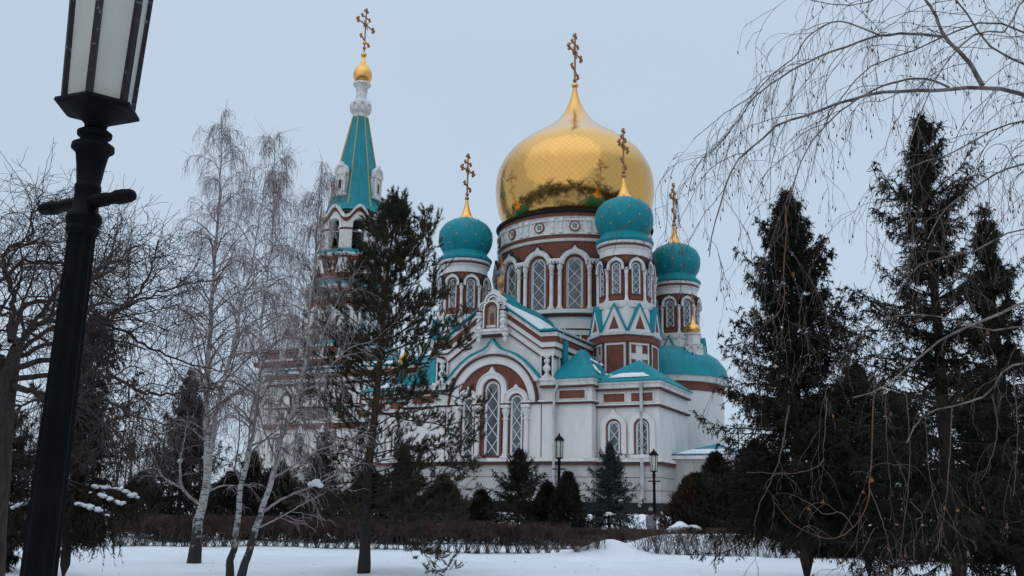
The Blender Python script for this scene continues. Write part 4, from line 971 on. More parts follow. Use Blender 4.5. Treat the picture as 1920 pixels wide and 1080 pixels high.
BTWIG = mat('birch_twig', (0.2, 0.15, 0.145), 0.85, noise=((0.38, 0.325, 0.325), 1.5, 0.4, 0.7, (1, 1, 1)))
CATKIN = mat('birch_catkin', (0.085, 0.052, 0.036), 0.9)
DRYLEAF = mat('dry_brown_leaf', (0.26, 0.11, 0.04), 0.8, noise=((0.13, 0.06, 0.03), 3, .4, .6, (1, 1, 1)))
DBARK = mat('dark_bark', (0.062, 0.044, 0.035), 0.9, noise=((0.022, 0.017, 0.015), 5, 0.35, 0.6, (2, 2, .5)), bumps=(14, .7, .02))
DTWIG = mat('dark_twig', (0.035, 0.026, 0.024), 0.9, noise=((0.065, 0.045, 0.042), 1.2, .45, .65, (1, 1, 1)))
PBARK = bark_mat('pine_bark', (0.11, 0.05, 0.03), (0.055, 0.03, 0.022), 5, .35, .6, (2, 2, .6), (0.032, 0.027, 0.026), 2.6)
PNEED2 = mat('olive_pine_needles', (0.035, 0.04, 0.018), 0.8, noise=((0.075, 0.058, 0.03), 1.1, .4, .65, (1, 1, 1)))
PTWIG2 = mat('brown_pine_twig', (0.08, 0.052, 0.038), 0.9)
PTWIG = mat('pine_twig', (0.045, 0.034, 0.03), 0.9)
PNEED = mat('pine_needles', (0.024, 0.034, 0.015), 0.8, noise=((0.062, 0.056, 0.026), 0.9, .35, .65, (1, 1, 1)))
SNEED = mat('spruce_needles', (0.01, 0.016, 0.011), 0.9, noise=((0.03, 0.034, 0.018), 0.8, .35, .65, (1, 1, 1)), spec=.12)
BNEED = mat('blue_spruce_needles', (0.02, 0.035, 0.04), 0.8, noise=((0.035, 0.055, 0.06), 1.3, .35, .65, (1, 1, 1)))
RNEED = mat('browned_spruce_needles', (0.04, 0.027, 0.02), 0.85, noise=((0.018, 0.016, 0.014), 0.8, .35, .65, (1, 1, 1)))
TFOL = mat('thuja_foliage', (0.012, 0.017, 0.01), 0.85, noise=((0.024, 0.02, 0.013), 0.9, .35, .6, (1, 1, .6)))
TRUST = mat('rusty_thuja_foliage', (0.014, 0.016, 0.01), 0.85, noise=((0.06, 0.03, 0.014), 0.8, .38, .55, (1, 1, .6)))
HEDGE = mat('hedge_twigs', (0.11, 0.06, 0.05), 0.9, noise=((0.055, 0.034, 0.03), .8, .4, .6, (1, 1, 1)))

# ------------------------------------------------------------------ birches
def birch_crown(sets, stems, H0, seed, dens, spread, tw=0.0045, catk=None):
    """limbs, twigs and hanging twigs on traced stems (list of (P,R))"""
    rng = np.random.default_rng(seed); cat_P, cat_D = [], []
    out_l, out_t = [], []
    for P, R, wgt in stems:
        k1 = int(46 * wgt * dens)
        p, d, r, t = spawn(P[None], R[None], k1, 0.26, 0.99, .45, .95, rng, even=True)
        L = spread * (1.14 - t * .95) * rng.uniform(.6, 1.15, k1)
        d[:, 2] = np.abs(d[:, 2]) * .7 + .25
        A = paths(p, d, L, 12, .75 + .4 * rng.random(k1), .09, rng); RA = radii(np.minimum(r * .5, .028), np.full(k1, tw), 12)
        out_l.append((A, RA, 4))
        p, d, r, t2 = spawn(A, RA, 9, .15, .98, .4, .95, rng, even=True)
        k2 = len(p); L2 = np.repeat(L, 9) * rng.uniform(.22, .5, k2)
        B_ = paths(p, d, L2, 8, 1.1 + .8 * rng.random(k2), .14, rng); RB = radii(np.minimum(r * .6, .009), np.full(k2, tw * .8), 8)
        out_t.append((B_, RB, 3))
        p, d, r, t3 = spawn(B_, RB, 5, .2, 1.0, .3, 1.1, rng, even=True)
        k3 = len(p); d[:, 2] -= .35; L3 = rng.uniform(.18, .62, k3) * (.6 + .14 * spread)
        C_ = paths(p, d, L3, 6, 2.6, .16, rng); RC = radii(np.full(k3, tw * .85), np.full(k3, tw * .5), 6)
        out_t.append((C_, RC, 3))
        p, d, r, t4 = spawn(A[:, 6:], RA[:, 6:], 2, .2, 1.0, .2, .8, rng); d[:, 2] = np.abs(d[:, 2]) + .3
        out_t.append((paths(p, d, rng.uniform(.2, .6, len(p)), 5, .2, .1, rng), radii(np.full(len(p), tw), np.full(len(p), tw * .5), 5), 3))
        sel = rng.random(k3) < .3
        cat_P.append(C_[sel, -1]); cat_D.append(nrm(C_[sel, -1] - C_[sel, -2]))
    return out_l, out_t, np.concatenate(cat_P), np.concatenate(cat_D)
def birch(label, base, stems_pix, Y, seed, dens, spread, limbs=(), tw=.0045, snow=()):
    b0 = at(base[0], base[1], Y); o = (b0.x, Y, ground(b0.x, Y)); T = thing('birch_tree', label, 'birch tree', o, 0, 'white barked birches on the snow')
    tr, cr = [], []
    for pix, r0, r1, wgt in stems_pix:
        P = trace(pix, Y, 40); P[:, 1] += np.sin(np.linspace(0, 5, 40) + seed) * .12
        if pix[0] == base: P[0, 2] = o[2] - .15
        rng = np.random.default_rng(seed + 3); P[2:] += rng.normal(0, .012, (38, 3))
        R = radii([r0], [r1], 40, .62)[0]
        if pix[0] == base: R[:4] *= np.array([1.35, 1.2, 1.1, 1.04])
        tr.append((P[None], R[None], 10)); cr.append((P, R, wgt))
    L_, Tw, cp, cdv = birch_crown(None, cr, 0, seed, dens, spread, tw)
    tubes('trunk', rel(tr, o), BIRCH, T)
    lm, tws = [], []; rng = np.random.default_rng(seed + 9)
    for pix, r0, r1 in limbs:
        P = trace(pix, Y, 20); P += rng.normal(0, .006, P.shape); R = radii([r0], [r1], 20)[0]; lm.append((P[None], R[None], 6))
        p, d, r, t = spawn(P[None], R[None], 9, .25, 1, .4, 1, rng, even=True); A = paths(p, d, rng.uniform(.3, .9, 9), 8, .3, .15, rng); RA = radii(np.minimum(r * .5, .008), np.full(9, .004), 8); tws.append((A, RA, 3))
        p, d, r, t = spawn(A, RA, 5, .2, 1, .4, 1, rng); A = paths(p, d, rng.uniform(.15, .4, len(p)), 6, .8, .2, rng); tws.append((A, radii(np.full(len(p), .0045), np.full(len(p), .003), 6), 3))
    if lm: tubes('limbs', rel(lm, o), BIRCH if False else BLIMB2, T)
    tubes('branches', rel(L_, o), BLIMB, T, True); tubes('twigs', rel(Tw + tws, o), BTWIG, T, False)
    blades('catkins', cp - np.array(o), cdv * .3 + np.array([0, 0, -1.0]), .06, .02, CATKIN, T, quad=True)
    for (px, py) in snow:
        m = MB(); c = at(px, py, Y) - Vector(o)
        for dx, dz, r in ((-.07, 0, .075), (.03, .03, .1), (.11, -.02, .07)): m.ball((c.x + dx, c.y, c.z + dz), r, SNOW, 10, 7, .75)
        m.build('snow_lump', T, 60)
    return T
BLIMB2 = mat('pale_limb_bark', (0.3, 0.285, 0.27), 0.85, noise=((0.14, 0.125, 0.115), 5, 0.35, 0.55, (1, 1, 1)))
b1 = [(367, 1047), (376, 975), (385, 930), (391, 880), (388, 800), (387, 700), (394, 600), (399, 500), (403, 444), (410, 374), (414, 286), (417, 219)]
birch('tall forked birch left of the pair, its dark foot on open snow', (367, 1047), [(b1, .155, .012, 1.25), ([(390, 905), (398, 849), (407, 777), (420, 714), (434, 656), (444, 608), (453, 560), (466, 514), (481, 433), (491, 377), (500, 320)], .095, .01, .8)],
      27.2, 11, 1.15, 3.6, [([(372, 945), (343, 916), (338, 868), (347, 820), (352, 780)], .05, .012), ([(343, 916), (304, 892), (285, 849), (262, 820)], .035, .01), ([(393, 921), (415, 911), (448, 911), (480, 905)], .03, .008), ([(390, 830), (350, 800), (310, 790)], .03, .008)], tw=.005)
b2 = [(432, 1100), (436, 1060), (446, 993), (453, 926), (465, 868), (472, 830), (480, 777), (487, 704), (487, 647), (489, 598), (496, 530), (505, 470), (511, 405), (512, 331), (512, 250)]
birch('slim upright birch, left one of the crossing pair near the pine', (432, 1100), [(b2, .078, .007, 1.2)], 19.6, 23, 1.15, 2.0, [([(455, 915), (440, 880), (425, 860)], .02, .006)], tw=.0034)
b3 = [(448, 1100), (462, 1055), (475, 1008), (487, 969), (506, 907), (516, 868), (530, 815), (545, 772), (564, 704), (574, 656), (578, 589), (588, 500), (597, 400), (606, 310)]
birch('leaning birch with long snow dotted lower limbs, nearest the pine', (448, 1100), [(b3, .085, .006, 1.1)], 19.2, 37, 1.15, 1.7,
      [([(492, 960), (530, 935), (588, 911), (636, 887), (675, 868)], .028, .01), ([(487, 988), (521, 972), (569, 945), (612, 923)], .02, .007), ([(511, 897), (550, 873), (598, 844), (636, 830), (670, 800)], .024, .008), ([(564, 733), (588, 724), (617, 690), (660, 651), (700, 640)], .022, .007), ([(600, 640), (635, 560), (668, 505)], .015, .006)], tw=.0032, snow=[(590, 908)])

# ------------------------------------------------------------------ dark spreading tree at the left edge
def dark_tree():
    Y = 13.0; b0 = at(-45, 1080, Y); o = (b0.x, Y, ground(b0.x, Y)); T = thing('bare_tree', 'dark bare spreading tree with a thick leaning trunk at the left edge', 'tree', o)
    rng = np.random.default_rng(77)
    tk = trace([(-52, 1130), (-44, 1060), (-36, 980), (-22, 900), (-10, 820), (2, 760), (18, 700), (30, 650)], Y, 30); RT = radii([.36], [.07], 30, 1.6)[0]
    tr = [(tk[None], RT[None], 14)]; limbs = []
    for pix, r0, y in (([(22, 705), (48, 667), (74, 633), (96, 618), (130, 618), (163, 612), (192, 585), (207, 559), (237, 537), (267, 526), (296, 528), (322, 544)], .06, -1.2), ([(30, 690), (80, 660), (130, 620), (159, 581), (193, 540), (215, 500), (222, 440), (226, 400)], .045, 1.5), ([(28, 650), (22, 604), (20, 574), (41, 559), (74, 552), (107, 548), (150, 500), (180, 430)], .05, .8),
                       ([(10, 700), (-20, 640), (0, 622), (22, 604), (55, 607), (86, 622), (140, 640)], .045, -1), ([(20, 640), (10, 540), (0, 450), (22, 444), (33, 411), (40, 370), (48, 330)], .05, .5), ([(20, 720), (90, 745), (148, 760), (207, 760), (244, 765), (274, 784), (296, 795), (320, 830)], .05, -.8), ([(25, 710), (90, 690), (163, 691), (207, 717), (259, 715), (289, 706), (318, 695), (350, 700)], .042, 1.8),
                       ([(5, 700), (-40, 600), (-30, 500), (5, 470), (60, 470), (120, 500), (160, 540)], .05, 1), ([(0, 740), (-60, 700), (-120, 600), (-140, 480), (-100, 420)], .06, 0), ([(30, 660), (60, 600), (120, 580), (210, 620), (270, 640), (330, 650)], .035, 2.4), ([(28, 650), (60, 520), (80, 420), (60, 380), (40, 350)], .04, 1.6), ([(30, 670), (110, 560), (190, 480), (250, 440), (290, 430)], .035, 3.2)):
        P = trace(pix, Y, 30); P[:, 1] += y * np.linspace(0, 1, 30) ** .8; P[2:] += rng.normal(0, .022, (28, 3)); limbs.append((P, radii([r0], [.009], 30, .8)[0]))
    A = np.stack([p for p, r in limbs]); RA = np.stack([r for p, r in limbs]); tr.append((A, RA, 8))
    p, d, r, t = spawn(A, RA, 13, .15, .98, .5, 1.2, rng, even=True); k = len(p); L = rng.uniform(.7, 1.9, k) * (1.15 - .6 * t)
    d[:, 2] += .15
    B_ = paths(p, d, L, 10, .55, .17, rng); RB = radii(np.minimum(r * .55, .02), np.full(k, .005), 10)
    p, d, r, t = spawn(B_, RB, 9, .15, 1, .5, 1.2, rng, even=True); k = len(p); C_ = paths(p, d, rng.uniform(.3, .9, k), 8, .3, .2, rng); RC = radii(np.minimum(r * .6, .008), np.full(k, .0035), 8)
    p, d, r, t = spawn(C_, RC, 4, .15, 1, .5, 1.2, rng, even=True); k = len(p); D_ = paths(p, d, rng.uniform(.12, .42, k), 5, .1, .18, rng); RD = radii(np.full(k, .0038), np.full(k, .0022), 5)
    # fine upright shoots on top
    p, d, r, t = spawn(A[:, 15:], RA[:, 15:], 7, 0, 1, .6, 1.2, rng, even=True); k = len(p); d[:, 2] = np.abs(d[:, 2]) + .8; E_ = paths(p, d, rng.uniform(.5, 1.2, k), 7, 0, .07, rng)
    tubes('trunk', rel(tr[:1], o), DBARK, T); tubes('limbs', rel(tr[1:], o), DBARK, T)
    tubes('branches', rel([(B_, RB, 4)], o), DTWIG, T, False); tubes('twigs', rel([(C_, RC, 3), (D_, RD, 3), (E_, radii(np.full(k, .007), np.full(k, .003), 7), 3)], o), DTWIG, T, False)
dark_tree()

# ------------------------------------------------------------------ evergreens
def spruce(name, label, x, y, h, rad, seed, m=None, dens=1.0, low=.06, nl=.085, nw=.022, group=None, cat='spruce', lean=0.0, uneven=.25, snow=0, pw=.8, hang=1.0, z0=None, tiers=0):
    m = m or SNEED; rng = np.random.default_rng(seed); o = (x, y, ground(x, y) if z0 is None else z0); T = thing(name, label, cat, o, 0, group)
    n = 24; z = np.linspace(-.2, h, n); tk = np.stack([lean * (z / h) ** 1.4 * h + .03 * np.sin(z * 1.3 + seed), .03 * np.cos(z * 1.1 + seed), z], 1)
    RT = np.maximum(.016 * h * (1 - z / h) ** .9 + .012, .012); tubes('trunk', [(tk[None], RT[None], 10)], DBARK, T)
    k = int((40 + h * 24) * dens)
    zz = h * (low + (0.985 - low) * ((np.arange(k) + rng.random(k)) / k) ** 1.12)
    if tiers: zz = np.clip(np.round(zz / tiers) * tiers + rng.normal(0, .05, k), .02, h * .985)
    az = np.arange(k) * 2.39996 + rng.normal(0, .3, k); f = zz / h
    lob = 1 + uneven * np.sin(az * 2 + zz * 1.7 + seed) + uneven * .8 * np.sin(zz * 3.1 + seed * 2.1)
    L = np.maximum(rad * (1 - f) ** pw * lob * rng.uniform(.5, 1.25, k) * np.minimum(1, .4 + f * 2.6) * np.clip((1.0 - f) * 14, .25, 1), .07)
    el = -.12 + 1.0 * f ** 1.3 + rng.normal(0, .16, k)
    D = np.stack([np.cos(az) * np.cos(el), np.sin(az) * np.cos(el), np.sin(el)], 1)
    P0 = np.stack([np.interp(zz, z, tk[:, 0]), np.interp(zz, z, tk[:, 1]), zz], 1)
    A = paths(P0, D, L, 10, .38 * hang * (1 - f), .05, rng); A[:, 6:, 2] += (np.linspace(0, 1, 4) ** 1.5)[None, :] * (.17 * L)[:, None]
    RA = radii(.010 + .012 * L / rad, np.full(k, .003), 10)
    kk = 13; p, d, r, t = spawn(A, RA, kk, .12, 1.0, .6, 1.1, rng, flat=.3, even=True); L2 = np.repeat(L, kk) * (.42 * (1.1 - t)) * rng.uniform(.6, 1.2, len(p)) + .05
    d[:, 2] -= .08 * hang
    B_ = paths(p, d, L2, 6, 0.5 * hang, .09, rng); RB = radii(np.full(len(p), .005), np.full(len(p), .002), 6)
    tubes('branches', [(A, RA, 5), (B_, RB, 3)], DBARK, T, False)
    nb = int(17 * dens); p1, d1, _, _ = spawn(A, RA, int(26 * dens), .1, 1, .5, 1.1, rng); p2, d2, _, _ = spawn(B_, RB, nb, 0, 1, .4, 1.1, rng)
    # hanging twiglets below the sprays
    p, d, r, t = spawn(B_, RB, 3, .1, 1, .6, 1.3, rng); d[:, 2] -= .5 * hang; C_ = paths(p, d, rng.uniform(.06, .17, len(p)) * min(1.3, rad / 1.6), 4, 1, .1, rng); RC = radii(np.full(len(p), .003), np.full(len(p), .002), 4)
    p3, d3, _, _ = spawn(C_, RC, int(6 * dens) + 1, 0, 1, .3, .9, rng)
    P = np.concatenate([p1, p2, p3]); D = np.concatenate([d1, d2, d3]); blades('foliage', P, D, rng.uniform(.5, 1.25, len(P)) * nl * np.clip((h * 1.03 - P[:, 2]) * .9, .45, 1), nw, m, T, rng)
    # short upright tips that make the outline spiky
    p, d, r, t = spawn(A[:, 4:], RA[:, 4:], 4, 0, 1, .3, .9, rng); d[:, 2] = np.abs(d[:, 2]) * .6 + .55; U_ = paths(p, d, rng.uniform(.08, .2, len(p)) * min(1.2, rad / 1.9), 4, -.2, .05, rng); RU = radii(np.full(len(p), .004), np.full(len(p), .002), 4)
    p4, d4, _, _ = spawn(U_, RU, 14, .1, 1, .25, .6, rng); blades('tip_needles', p4, d4, rng.uniform(.03, .06, len(p4)), nw * .6, m, T, rng)
    tubes('twigs', [(C_, RC, 3), (U_, RU, 3)], DTWIG, T, False)
    for i in range(snow):
        j = rng.integers(0, k // 2); q = A[j, rng.integers(5, 9)]
        if q[1] > 0: q = q * np.array([1, -1, 1])
        mb = MB(); 
        for e in range(3): mb.ball((q[0] + rng.uniform(-.12, .12), q[1], q[2] + .05 + rng.uniform(-.02, .03)), rng.uniform(.06, .13), SNOW, 9, 6, .55)
        mb.build('snow_lump', T, 60)
    return T
def px_x(px, Y, py=900): return at(px, py, Y).x
# three tall spruces on the right
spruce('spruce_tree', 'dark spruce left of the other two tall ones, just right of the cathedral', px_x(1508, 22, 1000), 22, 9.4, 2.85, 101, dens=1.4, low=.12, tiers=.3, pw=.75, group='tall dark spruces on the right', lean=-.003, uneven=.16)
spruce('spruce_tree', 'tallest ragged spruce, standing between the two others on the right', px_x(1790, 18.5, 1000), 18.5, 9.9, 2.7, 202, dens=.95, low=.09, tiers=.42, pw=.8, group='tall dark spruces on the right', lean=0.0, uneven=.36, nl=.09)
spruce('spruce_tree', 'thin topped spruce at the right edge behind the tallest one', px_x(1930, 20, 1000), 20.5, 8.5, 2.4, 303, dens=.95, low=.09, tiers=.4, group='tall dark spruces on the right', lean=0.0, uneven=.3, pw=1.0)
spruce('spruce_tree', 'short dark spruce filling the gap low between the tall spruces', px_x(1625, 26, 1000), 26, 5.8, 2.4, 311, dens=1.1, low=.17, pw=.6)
# left: a spruce behind the lamp with snow on its lowest branches
spruce('spruce_tree', 'dark spruce hidden behind the near lamp, snow on its low branches', px_x(128, 20, 1000), 20, 5.6, 1.75, 404, dens=.75, low=.14, uneven=.4, snow=0, m=RNEED, hang=1.3, pw=.6)
SB = [o_ for o_ in COL.objects if o_.get('label', '').startswith('dark spruce hidden behind the near lamp')][0]
def low_bough():
    rng = np.random.default_rng(61); o = np.array(SB.location); A, RA = [], []
    for pix, yo in (([(128, 905), (160, 925), (200, 935), (238, 952)], 0), ([(128, 915), (150, 945), (190, 955), (222, 975)], -.5), ([(128, 900), (165, 915), (210, 922), (244, 940)], .6), ([(126, 910), (90, 935), (50, 945), (20, 960)], 0), ([(128, 935), (160, 960), (190, 985), (210, 1005)], -.2), ([(126, 935), (95, 960), (60, 975), (35, 990)], .3)):
        P = trace(pix, 19.2, 14); P[:, 1] += yo * np.linspace(0, 1, 14); A.append(P); RA.append(radii([.022], [.005], 14)[0])
    A = np.stack(A) - o; RA = np.stack(RA)
    p, d, r, t = spawn(A, RA, 26, .1, 1, .7, 1.2, rng, flat=.3, even=True); B_ = paths(p, d, rng.uniform(.2, .5, len(p)), 6, .7, .1, rng); RB = radii(np.full(len(p), .005), np.full(len(p), .003), 6)
    p, d, r, t = spawn(B_, RB, 4, .1, 1, .8, 1.4, rng); d[:, 2] -= 1.4; C_ = paths(p, d, rng.uniform(.15, .55, len(p)), 6, .8, .1, rng); RC = radii(np.full(len(p), .004), np.full(len(p), .002), 6)
    tubes('low_boughs', [(A, RA, 6), (B_, RB, 3), (C_, RC, 3)], DBARK, SB, False)
    p1, d1, _, _ = spawn(B_, RB, 16, 0, 1, .4, 1.1, rng); p2, d2, _, _ = spawn(C_, RC, 12, 0, 1, .3, .9, rng); p3, d3, _, _ = spawn(A, RA, 60, .1, 1, .5, 1.1, rng)
    P = np.concatenate([p1, p2, p3]); blades('low_bough_needles', P, np.concatenate([d1, d2, d3]), rng.uniform(.04, .1, len(P)), .02, SNEED, SB, rng)
    m_ = MB()                       # snow caught along the tops of the boughs
    for q in (0, 2, 1, 3):
        for e in range(22):
            t = rng.uniform(.35, .95) * 13; k = int(t); c = A[q][k] * (1 - t + k) + A[q][min(k + 1, 13)] * (t - k)
            m_.ball((c[0] + rng.uniform(-.03, .03), c[1] + rng.uniform(-.16, .16), c[2] + .035 + rng.uniform(-.015, .02)), rng.uniform(.035, .085), SNOW, 8, 5, .55)
    m_.build('bough_snow', SB, 60)
low_bough()
spruce('spruce_tree', 'small dark spruce at the left edge behind the leaning trunk', px_x(-15, 22, 1000), 22, 3.6, 1.6, 405, dens=1.0, low=.05, uneven=.2, m=RNEED, pw=.7)
spruce('spruce_tree', 'brownish pointed spruce behind the forked birch', px_x(342, 42, 900), 42, 7.4, 2.9, 505, m=RNEED, dens=1.1, low=.03, tiers=.45, pw=1.0, nl=.11, nw=.03, uneven=.2)
spruce('spruce_tree', 'brown spruce behind the hedge, seen between lamp and forked birch', px_x(150, 44, 900), 44, 7.0, 2.4, 506, m=RNEED, dens=.7, low=.03, nl=.11, nw=.03, uneven=.25)
spruce('blue_spruce', 'bluish young spruce with a snow lump, left of the two walkers', px_x(1143, 45.5, 950), 45.5, 4.7, 2.3, 606, m=BNEED, dens=1.1, low=.02, tiers=.33, pw=.9, nl=.085, nw=.022, uneven=.1, snow=3)
spruce('spruce_tree', 'dark broad spruce with a snow dab, left of the thuja pair', px_x(972, 44, 950), 44, 4.2, 2.3, 707, dens=1.1, low=.02, tiers=.35, nl=.09, nw=.024, uneven=.15, snow=2)
def thuja(label, px, Y, h, r, seed, m=None, group='thujas and junipers behind the hedge', n=9000, cone=.75):
    x = px_x(px, Y, 950); rng = np.random.default_rng(seed); o = (x, Y, ground(x, Y)); T = thing('thuja_bush', label, 'thuja', o, 0, group)
    h = h * 1.0; f = rng.random(n) ** .85; az = rng.uniform(0, 6.283, n); rr = r * np.where(f < .3, .8 + .2 * f / .3, ((1 - f) / .7) ** cone) * (1 + .2 * np.sin(az * 3 + f * 7 + seed) + .16 * np.sin(az * 5 - f * 15) + .16 * np.sin(f * 31 + az * 7)) * rng.uniform(.15, 1.12, n) ** .5
    P = np.stack([rr * np.cos(az), rr * np.sin(az), f * h * .95], 1); D = np.stack([np.cos(az) * .7, np.sin(az) * .7, np.ones(n) * .9], 1) + rng.normal(0, .4, (n, 3))
    blades('foliage', P, D, rng.uniform(.1, .34, n), .055, m or TFOL, T, rng, quad=True)
    kz = 40; a = rng.uniform(0, 6.28, kz); A = paths(np.stack([np.cos(a) * .05, np.sin(a) * .05, np.zeros(kz)], 1), np.stack([np.cos(a) * .35 * r / h * 2, np.sin(a) * .35 * r / h * 2, np.ones(kz)], 1), h * rng.uniform(.5, .95, kz), 7, -.05, .06, rng); tubes('stems', [(A, radii(np.full(kz, .02), np.full(kz, .006), 7), 4)], DBARK, T, False)
    return T
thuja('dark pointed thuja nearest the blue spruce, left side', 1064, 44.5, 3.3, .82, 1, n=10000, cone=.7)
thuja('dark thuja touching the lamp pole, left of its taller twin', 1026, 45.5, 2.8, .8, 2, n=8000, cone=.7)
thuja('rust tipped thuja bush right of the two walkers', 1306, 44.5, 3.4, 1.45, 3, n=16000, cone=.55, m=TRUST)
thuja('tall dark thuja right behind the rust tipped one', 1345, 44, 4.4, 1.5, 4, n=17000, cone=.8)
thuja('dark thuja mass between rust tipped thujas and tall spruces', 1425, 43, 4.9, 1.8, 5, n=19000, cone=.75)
thuja('small juniper left of the broad dark spruce', 902, 45, 2.4, .8, 6, n=7000, cone=.7)
thuja('squat dark juniper behind the pine trunk, right side', 828, 44, 3.0, 1.3, 7, n=11000, cone=.8)
thuja('wide dark juniper directly behind the pine trunk', 690, 45, 3.5, 1.6, 8, n=13000, cone=.8)
thuja('dark juniper behind the crossing birch pair', 520, 45, 3.6, 1.5, 10, n=13000, cone=.8)
thuja('low dark juniper right of the forked birch trunk', 430, 44, 3.0, 1.4, 11, n=10000, cone=.8, m=RNEED)
thuja('low brown juniper at the left end of the row', 262, 45, 2.9, 1.5, 12, n=10000, cone=.8, m=RNEED)
spruce('spruce_tree', 'low spruce behind the hedge between pine and leaning birch', px_x(755, 43, 950), 43, 4.3, 1.9, 811, dens=.9, low=.02, nl=.1, nw=.035, uneven=.2)
spruce('spruce_tree', 'low brownish spruce behind the leaning birch limbs', px_x(598, 43, 950), 43, 4.2, 1.9, 812, m=RNEED, dens=.9, low=.02, nl=.1, nw=.035, uneven=.2)
spruce('spruce_tree', 'low brownish spruce between forked birch and crossing pair', px_x(468, 46, 950), 46, 4.1, 1.8, 813, m=RNEED, dens=.9, low=.02, nl=.1, nw=.035, uneven=.2)
spruce('spruce_tree', 'broad dark spruce at the hedge end, under the tall ones', px_x(1545, 38, 1000), 38, 6.3, 3.0, 814, dens=1.0, low=.02, nl=.1, nw=.03, uneven=.15, pw=.6)
spruce('spruce_tree', 'broad dark spruce closing the view at the right edge', px_x(1860, 37, 1000), 37, 6.8, 3.2, 815, dens=1.0, low=.02, nl=.1, nw=.03, uneven=.15, pw=.6)
spruce('spruce_tree', 'dark spruce low behind the tallest ragged spruce', px_x(1700, 37.5, 1000), 37.5, 6.4, 3.0, 816, dens=1.0, low=.02, nl=.1, nw=.03, uneven=.2, pw=.6)

